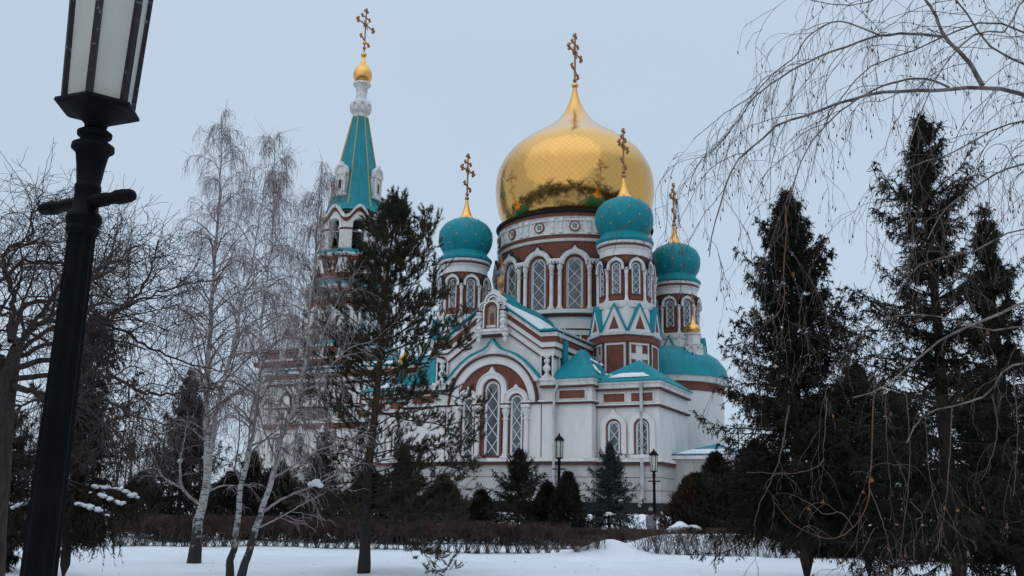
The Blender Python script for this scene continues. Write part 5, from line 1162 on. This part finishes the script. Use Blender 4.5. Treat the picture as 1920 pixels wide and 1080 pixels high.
# ------------------------------------------------------------------ the pine in the middle
def pine():
    Y = 24.0; b0 = at(683, 1066, Y); o = (b0.x, Y, ground(b0.x, Y)); T = thing('pine_tree', 'tall sparse pine with a rusty upper trunk standing in the middle', 'pine tree', o)
    rng = np.random.default_rng(31)
    tk = trace([(682, 1075), (684, 1040), (685, 980), (689, 900), (700, 800), (710, 700), (717, 620), (722, 560), (728, 500), (735, 445), (744, 396)], Y, 40); RT = radii([.15], [.018], 40, .9)[0]; RT[:2] *= 1.12
    A_, RA_ = [], []
    def limb(pix, r0, yo):
        P = trace(pix, Y, 16); P[:, 1] += yo * np.linspace(0, 1, 16); A_.append(P); RA_.append(radii([r0], [.006], 16)[0])
    limb([(717, 643), (750, 627), (783, 600), (810, 560), (822, 520)], .03, -.6); limb([(715, 665), (770, 640), (840, 610), (872, 590)], .03, .8); limb([(712, 705), (760, 690), (830, 665), (885, 655)], .028, -.9)
    limb([(706, 745), (780, 735), (850, 740), (905, 768)], .028, .6); limb([(704, 770), (770, 790), (830, 800), (880, 830)], .026, -.6); limb([(690, 955), (730, 965), (770, 1000), (800, 1030), (838, 1062)], .024, -1.6); limb([(690, 940), (740, 930), (800, 950), (860, 950)], .02, .4)
    limb([(712, 720), (675, 690), (640, 640), (610, 620)], .03, -.4); limb([(707, 760), (660, 730), (600, 715), (560, 720)], .03, .6); limb([(700, 820), (650, 770), (600, 740), (570, 700)], .028, -.9); limb([(695, 870), (640, 850), (590, 860), (545, 880)], .026, .3)
    limb([(692, 910), (650, 905), (600, 925), (560, 950)], .022, -.8); limb([(686, 965), (655, 945), (620, 945), (590, 960)], .02, .5); limb([(686, 960), (720, 955), (745, 965)], .018, .6)
    limb([(696, 900), (760, 880), (830, 872), (885, 885)], .018, .5); limb([(692, 930), (760, 915), (830, 905), (878, 915)], .016, -.6); limb([(697, 860), (760, 840), (820, 835), (868, 850)], .018, -.3); limb([(692, 925), (740, 950), (790, 965), (850, 975)], .014, .3)
    for e in ([(712, 690), (650, 640), (600, 590), (575, 540)], [(714, 640), (660, 600), (620, 560), (590, 500)], [(710, 730), (640, 690), (590, 660), (560, 630)], [(716, 610), (680, 560), (640, 520), (620, 490)], [(706, 780), (640, 750), (580, 740), (540, 760)], [(702, 810), (640, 800), (590, 790), (550, 800)]): limb(e, .022, rng.uniform(-.9, .9))
    limb([(725, 545), (780, 510), (805, 460), (812, 425)], .022, -.4); limb([(728, 500), (765, 470), (790, 430), (800, 410)], .018, .3); limb([(722, 560), (690, 530), (665, 500)], .02, .3); limb([(719, 590), (650, 560), (590, 540)], .02, .6); limb([(720, 600), (770, 580), (830, 545)], .02, .5)
    trc = np.stack(A_); rtc = np.stack(RA_)
    k = 88; t = .1 + .88 * (np.arange(k) + rng.random(k)) / k; s = t * 39; i = s.astype(int); p = tk[i]; az = np.arange(k) * 2.4; h = t
    L = (2.75 * (1.04 - h) ** .5) * rng.uniform(.5, 1.0, k) * np.where(h < .3, .85, 1); el = .1 + 1.0 * h ** 2 + rng.normal(0, .15, k)
    D = np.stack([np.cos(az) * np.cos(el), np.sin(az) * np.cos(el), np.sin(el)], 1)
    G = paths(p, D, L, 16, -.25, .06, rng); RG = radii(.01 + .018 * (1 - h), np.full(k, .005), 16)
    A = np.concatenate([trc, G]); RA = np.concatenate([rtc, RG]); hh = np.concatenate([np.array([(q[0, 2] - tk[0, 2]) / (tk[-1, 2] - tk[0, 2]) for q in trc]), h])
    p, d, r, t = spawn(A, RA, 11, .2, 1, .5, 1.0, rng, even=True); HH = np.repeat(hh, 11); LL = rng.uniform(.25, .75, len(p)) * (1.1 - .4 * HH); d[:, 2] += .25
    B_ = paths(p, d, LL, 8, -.35, .12, rng); RB = radii(np.minimum(r * .6, .008), np.full(len(p), .0035), 8)
    p, d, r, t = spawn(B_, RB, 4, .2, 1, .4, .9, rng); d[:, 2] += .25; C_ = paths(p, d, rng.uniform(.12, .32, len(p)), 5, -.4, .1, rng); RC = radii(np.full(len(p), .0045), np.full(len(p), .003), 5); H3 = np.repeat(HH, 4)
    # full needled sprays along the traced boughs on the right, sparse on the left ones
    nt_ = len(trc); right = np.array([q[-1, 0] > q[0, 0] for q in trc])
    p, d, r, t = spawn(trc, rtc, 18, .25, 1, .5, 1.1, rng, even=True); d[:, 2] += .2; XB = paths(p, d, rng.uniform(.25, .6, len(p)), 7, -.3, .12, rng); XRB = radii(np.full(len(p), .007), np.full(len(p), .0035), 7)
    p, d, r, t = spawn(XB, XRB, 4, .2, 1, .4, .9, rng); d[:, 2] += .2; XC = paths(p, d, rng.uniform(.12, .3, len(p)), 5, -.3, .1, rng); XRC = radii(np.full(len(p), .0045), np.full(len(p), .003), 5)
    wr = np.repeat(np.where(right, .9, .3), 72); kx = rng.random(len(XC)) < wr; px_, dx_, _, _ = spawn(XC[kx], XRC[kx], 46, .1, 1, .35, 1.1, rng)
    blades('bough_needles', px_ - np.array(o), dx_, rng.uniform(.05, .1, len(px_)), .0125, PNEED2, T, rng); tubes('bough_twigs', rel([(XB, XRB, 3), (XC, XRC, 3)], o), PTWIG2, T, False)
    tubes('trunk', rel([(tk[None], RT[None], 14)], o), PBARK, T); tubes('branches', rel([(A, RA, 5)], o), PTWIG, T, False); tubes('twigs', rel([(B_, RB, 3), (C_, RC, 3)], o), PTWIG, T, False)
    # needles: tufts along the last part of the shoots, fuller towards the top
    keep = rng.random(len(C_)) < np.clip(.3 + 1.0 * (H3 - .3), .28, .9); keep[: 23 * 44] = rng.random(23 * 44) < .75; keep[0: 6 * 44] = True
    kb = rng.random(len(B_)) < np.clip(.3 + 1.0 * (HH - .35), .26, .9)
    p1, d1, _, _ = spawn(C_[keep], RC[keep], 52, .15, 1, .35, 1.1, rng); p2, d2, _, _ = spawn(B_[kb], RB[kb], 44, .5, 1, .35, 1.1, rng)
    P = np.concatenate([p1, p2]); D = np.concatenate([d1, d2]); blades('foliage', P - np.array(o), D, rng.uniform(.06, .11, len(P)), .0125, PNEED, T, rng)
    return len(P)
pine()

# ------------------------------------------------------------------ near birch whose branches hang in from the right
def near_birch():
    Y = 6.8; o = (5.35, 7.2, 0.0); T = thing('birch_tree', 'near birch reaching in from the right with long hanging catkin twigs', 'birch tree', o, 0)
    rng = np.random.default_rng(91)
    tk = polyline([(5.3, 7.2, -.3), (5.35, 7.2, 1.5), (5.25, 7.15, 3.2), (5.3, 7.1, 5.2), (5.2, 7.0, 7.5)], 30); RT = radii([.17], [.09], 30)[0]; tubes('trunk', rel([(tk[None], RT[None], 14)], o), BIRCH, T)
    def tp(z): return tuple(np.array([5.28, 7.15, z]))
    def tr(pix, r0, r1, start=None, yo=0.0, n=26):
        pts = [at(p[0], p[1], Y + yo * i / len(pix)) for i, p in enumerate(pix)]
        if start is not None: pts = [Vector(tp(start))] + pts
        P = polyline(pts, n); P[2:] += rng.normal(0, .0022, (n - 2, 3)); return P, radii([r0], [r1], n, .85)[0]
    big = [tr([(1920, 177), (1847, 164), (1771, 169), (1704, 171), (1651, 173), (1607, 184), (1544, 204), (1509, 218), (1455, 235), (1424, 267), (1389, 293), (1367, 329), (1353, 378), (1340, 418), (1329, 480)], .028, .0035, 3.3, -.5, 40),
           tr([(1842, 160), (1815, 115), (1793, 93), (1771, 67), (1753, 27), (1733, -5), (1700, -70)], .02, .008, None, .3),
           tr([(1771, 69), (1722, 64), (1651, 67), (1598, 84), (1535, 107), (1482, 133), (1451, 155), (1415, 182), (1380, 231), (1349, 271), (1313, 302), (1297, 333), (1290, 370)], .012, .003, None, .4, 32),
           tr([(1651, 67), (1602, 47), (1567, 40), (1535, 53), (1509, 75), (1495, 102), (1455, 133), (1411, 178), (1358, 213), (1300, 262)], .0075, .0025, None, .6, 28),
           tr([(1780, 164), (1744, 149), (1704, 149), (1660, 160), (1615, 182), (1571, 213), (1535, 249), (1509, 289), (1491, 338), (1480, 380)], .01, .003, None, -.4, 28),
           tr([(1920, 307), (1873, 324), (1829, 351), (1784, 382), (1758, 413), (1740, 450)], .018, .004, 2.8, -.3),
           tr([(1920, 227), (1860, 244), (1815, 271), (1771, 293), (1704, 315), (1660, 360), (1640, 420)], .014, .003, 3.2, .2),
           tr([(1920, 568), (1870, 590), (1820, 610), (1760, 640), (1725, 668), (1690, 700), (1650, 730), (1600, 745)], .024, .0028, 1.7, -.6),
           tr([(1925, 610), (1860, 620), (1790, 600), (1720, 590), (1650, 600), (1600, 640), (1560, 700)], .012, .0022, 2.0, .5),
           tr([(1920, 60), (1850, 40), (1790, 60), (1700, 100), (1640, 120), (1580, 180), (1540, 250), (1520, 330)], .014, .003, 3.7, .7),
           tr([(1920, 120), (1860, 90), (1800, 10), (1760, -30), (1690, -20), (1600, 10), (1540, 5), (1489, -10)], .014, .003, 3.9, -.4),
           tr([(1920, 0), (1880, 60), (1840, 60), (1780, 110), (1740, 180), (1710, 260), (1690, 330)], .012, .003, 4.0, -.8),
           tr([(1925, 430), (1880, 440), (1830, 470), (1780, 480), (1720, 500), (1680, 560), (1650, 640)], .012, .003, 2.5, .6),
           tr([(1925, 680), (1890, 690), (1850, 740), (1790, 760), (1730, 780), (1700, 830)], .014, .004, 1.6, -.3),
           tr([(1473, 385), (1475, 430), (1471, 480), (1470, 530), (1470, 560), (1458, 590), (1436, 602)], .0065, .003, None, -.3),
           tr([(1491, 338), (1480, 360), (1473, 385)], .004, .004, None, 0)]
    # the long twigs hanging low on the right
    low = [([(1640, 700), (1636, 800), (1633, 880), (1630, 921), (1622, 956), (1600, 989), (1573, 1008), (1546, 1010), (1519, 1000), (1481, 978), (1454, 941)], .006), ([(1630, 915), (1652, 970), (1663, 1008), (1676, 1057)], .0045), ([(1700, 740), (1706, 880), (1700, 943), (1692, 1008), (1686, 1050)], .0045), ([(1480, 760), (1455, 880), (1424, 948), (1413, 986)], .007), ([(1785, 760), (1779, 880), (1771, 956), (1755, 1035)], .005),
           ([(1550, 745), (1545, 830), (1540, 870), (1500, 885), (1400, 885)], .005), ([(1771, 950), (1790, 985), (1795, 1010)], .003), ([(1600, 989), (1575, 960), (1550, 965), (1520, 945), (1497, 933)], .004), ([(1573, 1008), (1595, 970), (1620, 915)], .0035), ([(1640, 990), (1608, 1045), (1560, 1070)], .003), ([(1605, 1045), (1625, 1078)], .003), ([(1660, 745), (1665, 860), (1672, 930)], .0035), ([(1860, 740), (1870, 800), (1850, 880), (1840, 900)], .006), ([(1900, 700), (1908, 820), (1900, 930)], .005), ([(1735, 780), (1745, 900), (1760, 960), (1800, 1000)], .003), ([(1706, 940), (1730, 965), (1715, 975)], .0028)]
    for pix, r in low: big.append(tr(pix, r, .002, None, rng.uniform(-.6, .5), 22))
    tubes('limbs', rel([(P[None], R[None], 7) for P, R in big[:14] + big[15:16]], o), NLIMB, T)
    tubes('hanging_twigs', rel([(P[None], R[None], 5) for P, R in big[17:]], o), NTWIG, T)
    tubes('rusty_twigs', rel([(P[None], R[None], 5) for P, R in (big[14], big[16])], o), RTWIG, T)
    tw, leafP, catP, catD = [], [], [], []
    for q, (P, R) in enumerate(big):
        lowpart = q >= 16
        k = 2 if lowpart else (4 if q in (7, 8, 12, 13) else (8 if q == 4 else 13)); lowpart = lowpart or q in (7, 13); Ltot = np.linalg.norm(np.diff(P, axis=0), axis=1).sum()
        k = max(2, int(k * min(1.5, Ltot / 1.8)))
        p, d, r, t = spawn(P[None], R[None], k, .12 if Ltot > 1 else .3, 1, .35, .95, rng, even=True); d[:, 1] *= .7; d = nrm(d); d[:, 2] -= .1
        L = rng.uniform(.3, 1.15, k) * (.4 if lowpart else 1)
        A = paths(p, d, L, 14, 1.0 + rng.random(k), .12, rng); RA = radii(np.minimum(r * .5, .0034), np.full(k, .0015), 14); tw.append((A, RA, 4))
        p, d, r, t = spawn(A, RA, 2 if lowpart else 5, .15, 1, .5, 1.2, rng, even=True); d[:, 2] -= .3; kk = len(p); L = rng.uniform(.08, .55, kk) * (.5 if lowpart else 1)
        B_ = paths(p, d, L, 10, 1.7, .17, rng); RB = radii(np.full(kk, .0019), np.full(kk, .0011), 10); tw.append((B_, RB, 3))
        p, d, r, t = spawn(B_, RB, 2, .2, 1, .5, 1.2, rng); d[:, 2] -= .3; kk = len(p); C_ = paths(p, d, rng.uniform(.03, .12, kk), 5, 1.5, .1, rng); tw.append((C_, radii(np.full(kk, .0013), np.full(kk, .001), 5), 3))
        sel = rng.random(len(B_)) < .42; catP.append(B_[sel, -1]); sel = rng.random(len(C_)) < .16; catP.append(C_[sel, -1])
        pts = B_[rng.integers(0, len(B_), 2), -3]; leafP.append(pts)
    tubes('twigs', rel(tw, o), NTWIG, T, False)
    cP = np.concatenate(catP) - np.array(o); n = len(cP); D = np.array([0, 0, -1.0]) + rng.normal(0, .22, (n, 3)); A = paths(cP, D, rng.uniform(.014, .04, n), 4, 0, .02, rng)
    R = np.tile(np.array([.002, .0046, .0046, .0014]), (n, 1)); tubes('catkins', [(A, R, 5)], CATKIN, T)
    lP = np.concatenate(leafP); extra = [at(*q) for q in ((1636, 100, 6.6), (1852, 628, 6.4), (1800, 610, 6.5), (1490, 520, 6.4), (1630, 905, 6.4), (1622, 925, 6.4), (1771, 957, 6.4), (1850, 388, 6.5), (1868, 395, 6.5), (1560, 240, 6.5), (1748, 502, 6.5), (1760, 492, 6.5), (1688, 515, 6.5))]
    lP = np.concatenate([lP, np.array([tuple(e) for e in extra])]) - np.array(o); n = len(lP)
    mb = MB()
    for i in range(n):
        s = rng.uniform(.012, .024) * (1.25 if i >= n - len(extra) else .8); M_ = Matrix.Translation(tuple(lP[i])) @ Matrix.Rotation(rng.uniform(0, 6.28), 4, 'Z') @ Matrix.Rotation(rng.uniform(1.2, 2.8), 4, 'X'); mb.T = M_
        c = rng.uniform(.2, .7) * s
        mb.add([(0, 0, 0), (s * .7, s * .5, c), (s * .55, s * 1.3, c * .6), (0, s * 1.9, 0), (-s * .55, s * 1.3, c), (-s * .7, s * .5, c * .5), (0, s * .9, -c * .3)], [(0, 1, 6), (1, 2, 6), (2, 3, 6), (3, 4, 6), (4, 5, 6), (5, 0, 6)], DRYLEAF)
    mb.build('dry_leaves', T, 0)
NLIMB = mat('grey_birch_limb', (0.26, 0.22, 0.195), 0.85, noise=((0.07, 0.055, 0.05), 9, 0.38, 0.6, (1, 1, 1)), bumps=(60, .4, .003))
RTWIG = mat('rusty_peeling_twig', (0.2, 0.085, 0.035), .85, noise=((0.09, 0.06, 0.05), 6, .4, .6, (1, 1, 1)))
NTWIG = mat('red_brown_birch_twig', (0.085, 0.048, 0.04), 0.8, noise=((0.15, 0.11, 0.095), 4, 0.4, 0.65, (1, 1, 1)))
near_birch()

# ------------------------------------------------------------------ clipped hedges
def hedge(label, x0, x1, Y, h, n, seed, band=.36, depth=.55, name='hedge', bend=0.0, top=True):
    rng = np.random.default_rng(seed); o = ((x0 + x1) / 2, Y, ground((x0 + x1) / 2, Y)); T = thing(name, label, 'shrub' if name == 'bare_shrub' else 'hedge', o)
    x = rng.uniform(x0, x1, n) - o[0]; y = rng.uniform(-depth / 2, depth / 2, n)
    clump = np.round(x / .38) * .38; x = clump + (x - clump) * .45
    P0 = np.stack([x, y, np.array([ground(a + o[0], Y) for a in x]) - o[2] - .05], 1); D = np.stack([rng.normal(0, .42, n), rng.normal(0, .25, n), np.ones(n)], 1)
    A = paths(P0, D, h * rng.uniform(.8, 1.02, n), 8, -.25, .07, rng); RA = radii(np.full(n, .009), np.full(n, .005), 8)
    k = 15 if top else 4; p, d, r, t = spawn(A, RA, k, 1 - band, 1, .5, 1.3, rng, even=True); B_ = paths(p, d, rng.uniform(.12, .34, len(p)), 5, -.3, .2, rng)
    B_[..., 2] = np.clip(B_[..., 2], h * .46 if top else 0, h + .02 * np.sin(B_[..., 0] * 2.2)); RB = radii(np.full(len(p), .006), np.full(len(p), .004), 5)
    p, d, r, t = spawn(B_, RB, 2 if top else 1, 0, 1, .5, 1.3, rng); C_ = paths(p, d, rng.uniform(.06, .2, len(p)), 4, -.3, .2, rng); C_[..., 2] = np.clip(C_[..., 2], h * .45 if top else 0, h + .03 + .02 * np.sin(C_[..., 0] * 2.2)); RC = radii(np.full(len(p), .0055), np.full(len(p), .0035), 4)
    tubes('stems', [(A, RA, 4)], HSTEM, T, False); tubes('twigs', [(B_, RB, 3), (C_, RC, 3)], HEDGE, T, False)
    return T
HSTEM = mat('hedge_stems', (0.06, 0.045, 0.04), 0.9, noise=((0.12, 0.1, 0.095), 3, .45, .65, (1, 1, 1)))
xl, xr = px_x(205, 36.2, 1010), px_x(1046, 36.2, 1010)
hedge('long clipped brown hedge crossing behind the birches and the pine', xl, xr, 36.8, 1.12, 1100, 5)
hedge('far clipped hedge running behind the gap, in front of the walkers', px_x(1000, 41, 1000), px_x(1250, 41, 1000), 41.0, .85, 420, 6)
hedge('far clipped hedge right of the walkers, behind the bare shrubs', px_x(1268, 40.5, 1000), px_x(1700, 40.5, 1000), 40.5, .95, 620, 7)
hedge('low bare shrub row on the snow mound right of the gap', px_x(1192, 36.4, 1010), px_x(1420, 36.4, 1010), 36.3, 1.0, 260, 8, name='bare_shrub', top=False, depth=.7, band=.6)
hedge('bare shrubs at the foot of the tall spruces, right end', px_x(1425, 35.5, 1010), px_x(1560, 35.5, 1010), 35.4, .8, 150, 9, name='bare_shrub', top=False, band=.6)
hedge('small bare bush left of the gap, half sunk in snow', px_x(1068, 35.8, 1010), px_x(1132, 35.8, 1010), 35.8, .5, 70, 10, name='bare_shrub', top=False, band=.7)
hedge('far clipped hedge seen left of the lamp and its spruce', px_x(-120, 37, 1010), px_x(180, 37, 1010), 37.0, 1.0, 420, 12)
# grey heap of cleared snow by the path
hp = MB(); rng = np.random.default_rng(3)
def heap(label, x, y, rx, ry, h, seed):
    rng = np.random.default_rng(seed); n = 40; V = []; ph = rng.uniform(0, 6, 6)
    o = (x, y, ground(x, y) - .05); m = MB()
    for j in range(n + 1):
        for i in range(n + 1):
            u_, v_ = -1 + 2 * i / n, -1 + 2 * j / n; r = math.hypot(u_, v_)
            z = h * max(0, 1 - r ** 2) ** .8 * (1 + .22 * math.sin(5 * u_ + ph[0]) + .18 * math.sin(7 * v_ + 4 * u_ + ph[1]) + .1 * math.sin(13 * u_ + 9 * v_ + ph[2])) + rng.normal(0, .012) - (.12 if r > .98 else 0)
            V.append((u_ * rx, v_ * ry, z))
    m.add(V, [(j * (n + 1) + i, j * (n + 1) + i + 1, (j + 1) * (n + 1) + i + 1, (j + 1) * (n + 1) + i) for j in range(n) for i in range(n)], SNOW2)
    ob = m.build('snow_heap', None, 60); ob.location = o; tag(ob, label, 'snow heap')
heap('grey lumpy heap of cleared snow right of the walkers', px_x(1283, 43, 1000), 43.0, .95, .7, .4, 1)
heap('white bank of shovelled snow at the cathedral wall, left of the walkers', px_x(1200, 56, 990), 56.5, 1.5, 1.2, .55, 2)

# ------------------------------------------------------------------ far woods: too many trees to count
def far_wood(name, label, spots, seed, m, h0, h1, kb, kc):
    rng = np.random.default_rng(seed); sets = []
    S = np.array(spots, float); B = len(S); H = rng.uniform(h0, h1, B); base = np.array([ground(a, b) for a, b in spots])
    P0 = np.stack([S[:, 0], S[:, 1], base - .3], 1); A = paths(P0, np.tile([0, 0, 1.0], (B, 1)) + rng.normal(0, .05, (B, 3)), H, 10, -.05, .04, rng); RA = radii(H * .012, H * .002 + .01, 10); sets.append((A, RA, 5))
    p, d, r, t = spawn(A, RA, kb, .15, .98, .5, 1.0, rng, even=True); L = np.repeat(H, kb) * .34 * (1.1 - .7 * t) * rng.uniform(.6, 1.2, len(p)); Bq = paths(p, d, L, 7, -.1, .12, rng); RB = radii(L * .012, np.full(len(p), .012), 7); sets.append((Bq, RB, 3))
    p, d, r, t = spawn(Bq, RB, kc, .15, 1, .5, 1.2, rng); C_ = paths(p, d, np.repeat(L, kc) * rng.uniform(.2, .5, len(p)), 5, 0, .2, rng); sets.append((C_, radii(np.full(len(p), .016), np.full(len(p), .009), 5), 3))
    o = tubes(name, sets, m, None, False); tag(o, label, 'woods', kind='stuff')
rng = np.random.default_rng(8)
FARW = mat('far_twigs', (0.07, 0.055, 0.055), 0.95, noise=((0.045, 0.036, 0.036), .2, .4, .6, (1, 1, 1)))
sp_ = [(rng.uniform(-75, -30), rng.uniform(88, 150)) for _ in range(70)] + [(rng.uniform(26, 90), rng.uniform(85, 150)) for _ in range(70)]
far_wood('distant_wood', 'brown haze of bare trees far behind the park on both sides of the cathedral', sp_, 4, FARW, 8, 12.5, 18, 9)
sp_ = []  # unseen trees behind the camera, added as a dark reflection for the dome
for i in range(420):
    a = rng.uniform(math.radians(158), math.radians(382)); r_ = rng.uniform(26, 60) if i < 130 else rng.uniform(60, 260); sp_.append((r_ * math.cos(a), r_ * math.sin(a)))
far_wood('reflection_trees', 'unseen bare trees added behind the viewer for the gold dome to mirror', sp_, 14, FARW, 9, 14, 16, 6)
cs = []  # conifers kept out of view, added to darken the dome's lower reflection
while len(cs) < 1200:
    a, b = rng.uniform(-170, 170), rng.uniform(-190, 150)
    if b > -4 and abs(a) < .64 * b + 9: continue
    if math.hypot(a, b) < 14 or math.hypot(a - 5.8, b - 85) < 42: continue
    if rng.random() > 60 / (20 + math.hypot(a - 5.8, b - 60)): continue
    cs.append((a, b))
cs = np.array(cs); n_c, per = len(cs), 200
ch = rng.uniform(9, 17, n_c); f = rng.random((n_c, per)) ** .8; aa = rng.uniform(0, 6.283, (n_c, per)); rr2 = ch[:, None] * .24 * (1 - f) * rng.uniform(.3, 1, (n_c, per))
P = np.stack([cs[:, 0:1] + rr2 * np.cos(aa), cs[:, 1:2] + rr2 * np.sin(aa), f * ch[:, None]], -1).reshape(-1, 3); D = np.stack([np.cos(aa), np.sin(aa), -.3 + 0 * aa], -1).reshape(-1, 3)
tag(blades('reflection_conifers', P, D, rng.uniform(.8, 1.8, len(P)), .8, SNEED, None, rng, quad=True), 'unseen dark conifers added round the park to darken the gold dome reflection', 'woods', kind='stuff')
# fallen twigs, scales and leaves scattered on the lawn
n = 240; lx = rng.uniform(-11, 13, n); ly = rng.uniform(15, 35.5, n); lz = np.array([ground(a, b) for a, b in zip(lx, ly)]) + .012
P = np.stack([lx, ly, lz], 1); D = np.stack([rng.normal(0, 1, n), rng.normal(0, 1, n), rng.uniform(.0, .12, n)], 1)
tag(blades('fallen_litter', P, D, rng.uniform(.02, .12, n), .011, DTWIG, None, rng, quad=True), 'fallen twigs and leaf scraps scattered over the snow', 'litter', kind='stuff')

# ------------------------------------------------------------------ two walkers beside the far lamp
def loft(name, rows, m, parent, n=20, o=(0, 0, 0)):
    """rows of (cx, cy, z, rx, ry)"""
    V, F = [], []
    for cx_, cy_, z, rx, ry in rows:
        for i in range(n): a = 2 * math.pi * i / n; V.append((cx_ + rx * math.cos(a), cy_ + ry * math.sin(a), z))
    for k in range(len(rows) - 1):
        for i in range(n): j = (i + 1) % n; F.append((k * n + i, k * n + j, (k + 1) * n + j, (k + 1) * n + i))
    F.append(tuple(range(n - 1, -1, -1))); F.append(tuple((len(rows) - 1) * n + i for i in range(n)))
    me = bpy.data.meshes.new(name); me.from_pydata(V, [], F); o_ = link_mesh(name, me, [m], parent); smooth_mesh(me, 60); return o_
def skin(name, verts, edges, rad, m, parent):
    me = bpy.data.meshes.new(name); me.from_pydata(verts, edges, []); o_ = link_mesh(name, me, [m], parent)
    md = o_.modifiers.new('skin', 'SKIN'); md.use_smooth_shade = True
    for i, r in enumerate(rad): me.skin_vertices[0].data[i].radius = (r, r) if isinstance(r, float) else r
    me.skin_vertices[0].data[0].use_root = True
    s = o_.modifiers.new('sub', 'SUBSURF'); s.levels = 1; s.render_levels = 2; return o_
FLESH = mat('skin', (0.42, 0.24, 0.17), 0.6); TROU = mat('dark_trousers', (0.02, 0.02, 0.024), .9); COAT = mat('lilac_grey_coat', (0.2, 0.185, 0.21), .9, noise=((0.16, 0.148, 0.17), 12, .4, .6, (1, 1, 1)))
COAT2 = mat('pale_coat', (0.34, 0.34, 0.37), .9); KNIT = mat('grey_knit_hat', (0.2, 0.2, 0.215), .95, bumps=(80, .6, .01)); KNIT2 = mat('white_knit_hat', (0.55, 0.56, 0.6), .95, bumps=(80, .6, .01)); SCARF = mat('dark_scarf', (0.02, 0.02, 0.024), .95)
def person(label, x, y, h, rz, coat, hat, scarf=True):
    T = thing('person', label, 'person', (x, y, ground(x, y)), rz, None); s = h / 1.7
    V = [(0, 0, .92), (0, .01, 1.12), (0, .0, 1.34), (0, -.01, 1.45), (0, -.02, 1.53), (0, -.025, 1.62), (0, -.02, 1.68), (-.09, 0, .86), (-.1, -.09, .48), (-.1, .02, .09), (-.1, -.13, .05), (.09, 0, .86), (.1, .06, .48), (.1, .16, .12), (.1, .03, .05),
         (-.18, 0, 1.38), (-.24, .03, 1.1), (-.22, -.08, .86), (-.21, -.12, .78), (.18, 0, 1.38), (.24, .05, 1.1), (.23, -.02, .86), (.22, -.05, .78), (0, -.13, 1.6)]
    E_ = [(0, 1), (1, 2), (2, 3), (3, 4), (4, 5), (5, 6), (0, 7), (7, 8), (8, 9), (9, 10), (0, 11), (11, 12), (12, 13), (13, 14), (2, 15), (15, 16), (16, 17), (17, 18), (2, 19), (19, 20), (20, 21), (21, 22), (5, 23)]
    Rr = [(.14, .1), (.13, .1), (.15, .1), .055, .07, .095, .07, .095, .065, .045, .04, .095, .065, .045, .04, .06, .045, .032, .028, .06, .045, .032, .028, .02]
    V = [(a * s, b * s, c * s) for a, b, c in V]; Rr = [tuple(q * s for q in r) if isinstance(r, tuple) else r * s for r in Rr]
    b_ = skin('body', V, E_, Rr, TROU, T); b_.data.materials.clear(); b_.data.materials.append(FLESH)
    for sx, yo in ((-1, -.05), (1, .1)):
        loft('trouser_leg', [(sx * .1 * s, (yo + .0) * s, .08 * s, .075 * s, .085 * s), (sx * .1 * s, yo * .6 * s, .45 * s, .085 * s, .09 * s), (sx * .09 * s, 0, .88 * s, .11 * s, .12 * s)], TROU, T, 14)
        loft('boot', [(sx * .1 * s, (yo - .06) * s, 0, .055 * s, .14 * s), (sx * .1 * s, (yo - .06) * s, .05 * s, .055 * s, .135 * s), (sx * .1 * s, (yo - .01) * s, .1 * s, .05 * s, .07 * s), (sx * .1 * s, yo * s, .2 * s, .06 * s, .07 * s)], SCARF, T, 14)
    loft('coat', [(0, 0, .5 * s, .225 * s, .18 * s), (0, 0, .52 * s, .23 * s, .185 * s), (0, 0, .8 * s, .2 * s, .165 * s), (0, 0, 1.0 * s, .175 * s, .14 * s), (0, 0, 1.2 * s, .195 * s, .145 * s), (0, 0, 1.36 * s, .215 * s, .135 * s), (0, -.01, 1.42 * s, .16 * s, .11 * s), (0, -.01, 1.47 * s, .09 * s, .085 * s)], coat, T, 24)
    for sx, yo in ((-1, -.06), (1, .03)):
        skin('sleeve', [(sx * .17 * s, 0, 1.38 * s), (sx * .215 * s, .03 * s, 1.12 * s), (sx * .2 * s, (yo) * s, .88 * s)], [(0, 1), (1, 2)], [.075 * s, .065 * s, .055 * s], coat, T)
    z0 = 1.6 * s; mb = MB(); mb.lathe([(.108 * s, z0 - .02 * s), (.118 * s, z0), (.118 * s, z0 + .05 * s), (.11 * s, z0 + .06 * s), (.11 * s, z0 + .1 * s), (.095 * s, z0 + .14 * s), (.05 * s, z0 + .165 * s)], 18, hat, c=(0, -.02)); mb.ball((0, -.02, z0 + .185 * s), .04 * s, hat, 10, 7); mb.build('knit_hat', T, 60)
    if scarf: loft('scarf', [(0, -.01, 1.38 * s, .15 * s, .13 * s), (0, -.01, 1.43 * s, .16 * s, .15 * s), (0, -.01, 1.5 * s, .145 * s, .14 * s), (0, .01, 1.56 * s, .12 * s, .125 * s), (0, .02, 1.62 * s, .105 * s, .11 * s)], SCARF, T, 18)
person('person in a lilac grey coat and grey bobble hat, left of the lamp post', px_x(1220, 50.5, 960), 50.5, 1.72, math.radians(160), COAT, KNIT)
person('shorter person in a pale coat and white hat, right of the lamp post', px_x(1241, 50.8, 960), 50.8, 1.5, math.radians(200), COAT2, KNIT2, False)

for o_ in list(COL.objects):
    if o_.type == 'MESH' and o_.parent is not None and o_.name.split('.')[0] in ('catkins', 'dry_leaves', 'bough_snow'): o_['kind'] = 'stuff'
